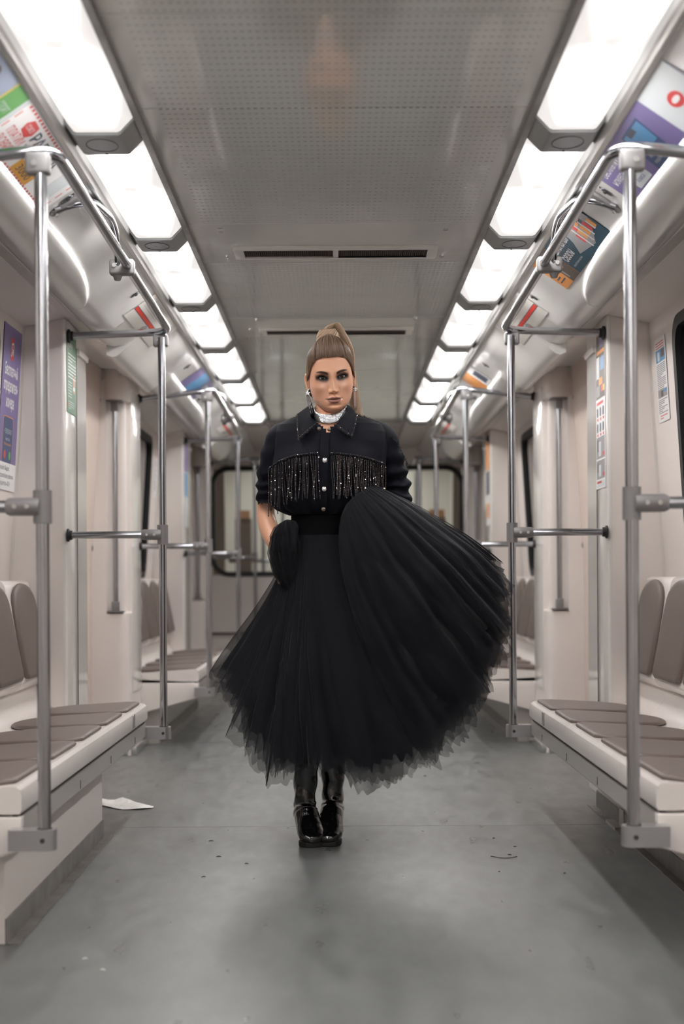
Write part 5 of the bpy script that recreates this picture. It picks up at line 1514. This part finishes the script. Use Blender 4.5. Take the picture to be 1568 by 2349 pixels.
# ---- skirt
def tulle(name, col, a, rough=0.8):
    m = bpy.data.materials.new(name); m.use_nodes = True; nt = m.node_tree; nt.nodes.clear()
    o = nt.nodes.new('ShaderNodeOutputMaterial'); mx = nt.nodes.new('ShaderNodeMixShader'); tr = nt.nodes.new('ShaderNodeBsdfTransparent'); b = nt.nodes.new('ShaderNodeBsdfPrincipled')
    b.inputs['Base Color'].default_value = (*col, 1); b.inputs['Roughness'].default_value = rough; b.inputs['Specular IOR Level'].default_value = 0.25
    b.inputs['Sheen Weight'].default_value = 0.03; b.inputs['Sheen Roughness'].default_value = 0.5
    geo = nt.nodes.new('ShaderNodeNewGeometry'); dp = nt.nodes.new('ShaderNodeVectorMath'); dp.operation = 'DOT_PRODUCT'
    nt.links.new(geo.outputs['Normal'], dp.inputs[0]); nt.links.new(geo.outputs['Incoming'], dp.inputs[1])
    ab = math_node(nt, 'MAXIMUM', math_node(nt, 'ABSOLUTE', dp.outputs['Value']), 0.08)
    al = math_node(nt, 'SUBTRACT', 1.0, math_node(nt, 'POWER', 1-a, math_node(nt, 'DIVIDE', 1.0, ab)))
    nt.links.new(al, mx.inputs[0]); nt.links.new(tr.outputs[0], mx.inputs[1]); nt.links.new(b.outputs[0], mx.inputs[2]); nt.links.new(mx.outputs[0], o.inputs[0])
    return m
tl = tulle('sheer_black_tulle', (0.0085, 0.0098, 0.0135), 0.42)
lining = mat('black_skirt_lining', (0.0035, 0.004, 0.0052), 0.65, spec=0.25)
hem_t = [(-40, .33, .20, .88), (-15, .52, .10, .99), (0, .565, .0, .93), (15, .575, -.07, .80), (30, .550, -.13, .67), (45, .485, -.19, .53), (58, .395, -.235, .42), (72, .285, -.265, .32), (84, .165, -.285, .255), (93, .070, -.285, .25),
         (102, -.010, -.28, .292), (112, -.085, -.275, .300), (124, -.165, -.26, .265), (136, -.240, -.235, .275), (147, -.300, -.20, .345), (160, -.350, -.15, .445), (172, -.390, -.08, .545), (182, -.402, .0, .610), (200, -.36, .17, .50), (230, -.25, .32, .40), (262, -.05, .38, .36), (292, .15, .34, .45), (320, .33, .20, .88)]
ha = [h[0] for h in hem_t]
skirt = None
def hem(phi):
    return np.array([np.interp(phi, ha, [h[k] for h in hem_t]) for k in (1, 2, 3)])
NP, NT = 520, 40
def skirt_layer(seed, k_len, gain, m, name, parent, rag=0.03, inset=0.0):
    rr_ = random.Random(seed); P = np.zeros((NT, NP, 3))
    ph1, ph2, ph3 = rr_.uniform(0, 6), rr_.uniform(0, 6), rr_.uniform(0, 6)
    for j in range(NP):
        phi = -40 + 360*j/NP; pr = math.radians(phi)
        w0 = np.array([WC[0]+(.113+inset*0)*math.cos(-pr), WC[1]+.093*math.sin(-pr), 1.072])
        he = hem(phi); he = np.array([he[0], YC+he[1], he[2]])
        nzv = noise.noise(Vector((math.cos(pr)*5+seed*3.1, math.sin(pr)*5, 0)))
        nz2 = noise.noise(Vector((math.cos(pr)*38+seed*7.7, math.sin(pr)*38, 1)))
        kl = k_len + rag*(0.6*nzv+1.0*nz2)
        for i in range(NT):
            t = i/(NT-1)*kl
            # drop outwards: bell curve – steep near the waist, flaring to the hem
            lf = max(0, -math.cos(pr))*(1 if math.sin(pr) > -0.6 else 0.5)
            flare = (1-0.25*lf)*t**(0.88+0.95*lf) + 0.25*lf*t
            # vertical position lags on the raised side, so the cloth springs outward first
            swing = max(0, math.cos(pr-math.radians(5)))
            vz = t**(1.0+0.25*swing)
            p = np.array([w0[0]+(he[0]-w0[0])*flare, w0[1]+(he[1]-w0[1])*flare, w0[2]+(he[2]-w0[2])*vz])
            # belly
            out = np.array([math.cos(pr), -math.sin(pr), 0])
            bell = 0.035*math.sin(PI*min(t, 1))*(1-0.2*swing)*(1-0.9*lf)
            fine = math.sin(pr*46+ph1+1.2*math.sin(pr*7+ph2))*0.0080*(0.5+1.4*t)*math.exp(-t*2.0)
            big = (math.sin(pr*17+ph2+1.5*math.sin(pr*3+t)+0.7*t)*0.6+math.sin(pr*29+ph3+2*t)*0.35)*0.030*sstep(0.05, 0.9, np.array(t))
            wr = 0.018*noise.noise(Vector((p*5.5+seed).tolist()))*sstep(0.1, 0.6, np.array(t))
            p = p + out*(bell+fine+big*gain+wr-inset)
            P[i, j] = p
    return grid_mesh(name, P, m, parent)
skirt = skirt_layer(1, 0.94, 0.75, lining, 'skirt', person, rag=0.04, inset=0.022)
for q, (sd_, kl, g) in enumerate(((2, 0.965, 0.9), (3, 0.985, 1.1), (4, 1.0, 1.3), (5, 0.95, 0.8), (6, 1.02, 1.45))):
    skirt_layer(sd_, kl, g, tl, 'tulle_layer', skirt, rag=0.045)
# raised flounce held up by her left hand
def fl_layer(seed, klen, off, m, name):
    st = np.array([(0.020, YC-.135, 1.150), (0.030, YC-.150, 1.172), (0.050, YC-.155, 1.192), (0.075, YC-.158, 1.210), (0.100, YC-.150, 1.226), (0.122, YC-.138, 1.234), (0.140, YC-.115, 1.228)])
    c1 = np.array([(-0.024, YC-.20, 1.03), (0.01, YC-.23, 1.05), (0.08, YC-.26, 1.10), (0.16, YC-.26, 1.12), (0.22, YC-.22, 1.14), (0.27, YC-.14, 1.165), (0.25, YC-.05, 1.185)])
    c2 = np.array([(0.04, YC-.27, .70), (0.15, YC-.30, .70), (0.30, YC-.30, .78), (0.40, YC-.26, .86), (0.45, YC-.20, .96), (0.45, YC-.10, 1.04), (0.42, YC-.0, 1.09)])
    en = np.array([(0.27, YC-.27, .33), (0.38, YC-.25, .42), (0.475, YC-.20, .56), (0.54, YC-.15, .69), (0.575, YC-.10, .80), (0.570, YC-.05, .92), (0.545, YC+.02, .995)])
    ns, nt_ = 260, 44
    S = np.linspace(0, 6, ns); P = np.zeros((nt_, ns, 3))
    ii = np.arange(7)
    rr_ = random.Random(seed); a1, a2 = rr_.uniform(0, 6), rr_.uniform(0, 6)
    for j, s in enumerate(S):
        A, B1, B2, E = [np.array([np.interp(s, ii, arr[:, k]) for k in range(3)]) for arr in (st, c1, c2, en)]
        nz = noise.noise(Vector((s*1.3+seed*5, 0, 0)))*0.6 + noise.noise(Vector((s*7.5+seed*9, 2, 0)))
        kl = klen + 0.045*nz
        for i in range(nt_):
            t = i/(nt_-1)*kl
            p = (1-t)**3*A + 3*t*(1-t)**2*B1 + 3*t*t*(1-t)*B2 + t**3*E
            w = (math.sin(s*6.2+a1+1.3*math.sin(s*1.7+t*2))*0.6 + math.sin(s*13+a2+t*3)*0.3)*0.020*sstep(0.0, 0.8, np.array(t)) + 0.002*math.sin(s*21+a2)*math.exp(-t*4)
            wr = 0.020*noise.noise(Vector((p*6+seed).tolist()))*sstep(0.05, 0.5, np.array(t))
            P[i, j] = p + np.array([0.25, -0.9, 0.3])*(w+wr+off)
    return grid_mesh(name, P, m, skirt, close_u=False)
fl_layer(21, 0.90, -0.012, lining, 'raised_lining')
for q, (sd_, kl, of) in enumerate(((22, 0.98, 0.0), (23, 1.01, 0.006), (24, 1.04, 0.012), (25, 0.95, -0.004))):
    fl_layer(sd_, kl, of, tl, 'raised_tulle')
# gathered bunch at her right hand
def bunch(k, seed):
    bn = []
    for i in range(34):
        t = i/33
        c = np.array([-0.176-0.010*math.sin(t*3)+0.015*t*t, YC-.085+.010*t, 1.122-0.235*t])
        r = float(np.interp(t, [0, .06, .18, .40, .65, .85, 1], [.006, .030, .043, .046, .038, .026, .010]))*k
        row = []
        for q in range(110):
            a = 2*PI*q/110
            nz = noise.noise(Vector((math.cos(a)*2+seed, math.sin(a)*2, t*3)))
            rr3 = r*(1+0.13*math.sin(a*8+t*6+seed+2*nz)+0.09*math.sin(a*17-t*5)+0.30*nz)
            row.append(c+np.array([rr3*math.cos(a)*0.90, rr3*math.sin(a)*0.75, 0.35*rr3*math.cos(a+0.6)]))
        bn.append(row)
    return np.array(bn)
gb = grid_mesh('gathered_bunch', bunch(0.92, 1), lining, skirt, cap0=True, cap1=True)
for k_, sd_ in ((1.04, 2), (1.16, 5)): grid_mesh('bunch_tulle', bunch(k_, sd_), tl, skirt)

# ---- boots
pat = mat('black_patent_leather', (0.006, 0.006, 0.007), 0.13, coat=0.8, bump=(26, 0.004)); sole_m = mat('black_sole', (0.01, 0.01, 0.01), 0.6)
def boot(ank, toe, top, roll=0.0):
    ank, toe, top = map(lambda q: np.array(q, float), (ank, toe, top))
    fwd = toe-ank; fwd[2] = 0; fwd /= np.linalg.norm(fwd); sd = np.cross(fwd, (0, 0, 1.0)); up = np.array([0, 0, 1.0])
    L = np.linalg.norm((toe-ank)[:2])
    rings = []
    for t, r in ((0, .062), (.3, .062), (.6, .049), (.85, .041)):
        c = top*(1-t)+(ank+up*0.05)*t; rings.append((c, sd*r, fwd*r*1.02, 2.1))
    def P(f, z, w, h, tilt):   # f forward fraction, z centre height
        c = np.array([ank[0], ank[1], 0])+fwd*(f*L)+up*z
        n_ = fwd*math.cos(tilt)+up*(-math.sin(tilt)) ; v = -fwd*math.sin(tilt)+up*math.cos(tilt)
        return (c, sd*w*1.1, v*h, 2.3)
    rings += [(ank+up*0.015, sd*.037, fwd*.046+up*.004, 2.2)]
    rings += [P(0.02, .105, .037, .062, -1.15), P(0.22, .088, .038, .052, -0.70), P(0.42, .066, .040, .040, -0.42), P(0.62, .048, .044, .031, -0.2), P(0.80, .038, .043, .024, -0.05), P(0.93, .032, .034, .018, 0.0), P(1.0, .028, .018, .011, 0.0), P(1.02, .027, .004, .004, 0)]
    Q = loft_pts(rings, 30)
    r_, c_, _ = Q.shape
    # densify along the boot and wrinkle
    D = []
    for i in range(r_-1):
        for u in np.linspace(0, 1, 7, endpoint=False): D.append(Q[i]*(1-u)+Q[i+1]*u)
    D.append(Q[-1]); D = np.array(D)
    for i in range(len(D)):
        c = D[i].mean(0); t = i/len(D)
        for j in range(c_):
            d = D[i, j]-c; d /= np.linalg.norm(d)+1e-9
            D[i, j] += d*(0.0030*math.sin(i*0.95+1.5*math.sin(j*0.4))*math.exp(-((t-0.30)/0.14)**2) + 0.0012*noise.noise(Vector((D[i, j]*30).tolist())))
            if D[i, j, 2] < 0.014: D[i, j, 2] = 0.014
    o = grid_mesh('boot', D, pat, person, cap0=True, cap1=True)
    # sole and heel
    out = [(0.98, 0.0), (0.95, .026), (0.82, .042), (0.62, .043), (0.50, .036), (0.50, -.036), (0.62, -.043), (0.82, -.042), (0.95, -.026)]
    m = MB(); n = len(out); b0 = np.array([ank[0], ank[1], 0])
    bot = [tuple(b0+fwd*(f*L)+sd*w) for f, w in out]; tp = [tuple(b0+fwd*(f*L)+sd*w+up*0.020) for f, w in out]
    m.add(bot+tp, [tuple(range(n))[::-1], tuple(range(n, 2*n))]+[(i, (i+1) % n, n+(i+1) % n, n+i) for i in range(n)]).build('platform_sole', sole_m, o, bevel=0.003)
    hb_ = b0 + fwd*(-0.02)
    MB().tube([hb_+up*0.0, hb_+up*0.03, hb_+up*0.075+fwd*0.004], [0.012, 0.013, 0.026], 16).build('heel', sole_m, o, smooth=50)
    return o
boot((-0.120, YC+.050, .125), (-0.085, YC-.085, 0), (-0.097, YC+.005, .52))
boot((-0.022, YC+.120, .125), (-0.040, YC-.075, 0), (-0.017, YC+.070, .52))
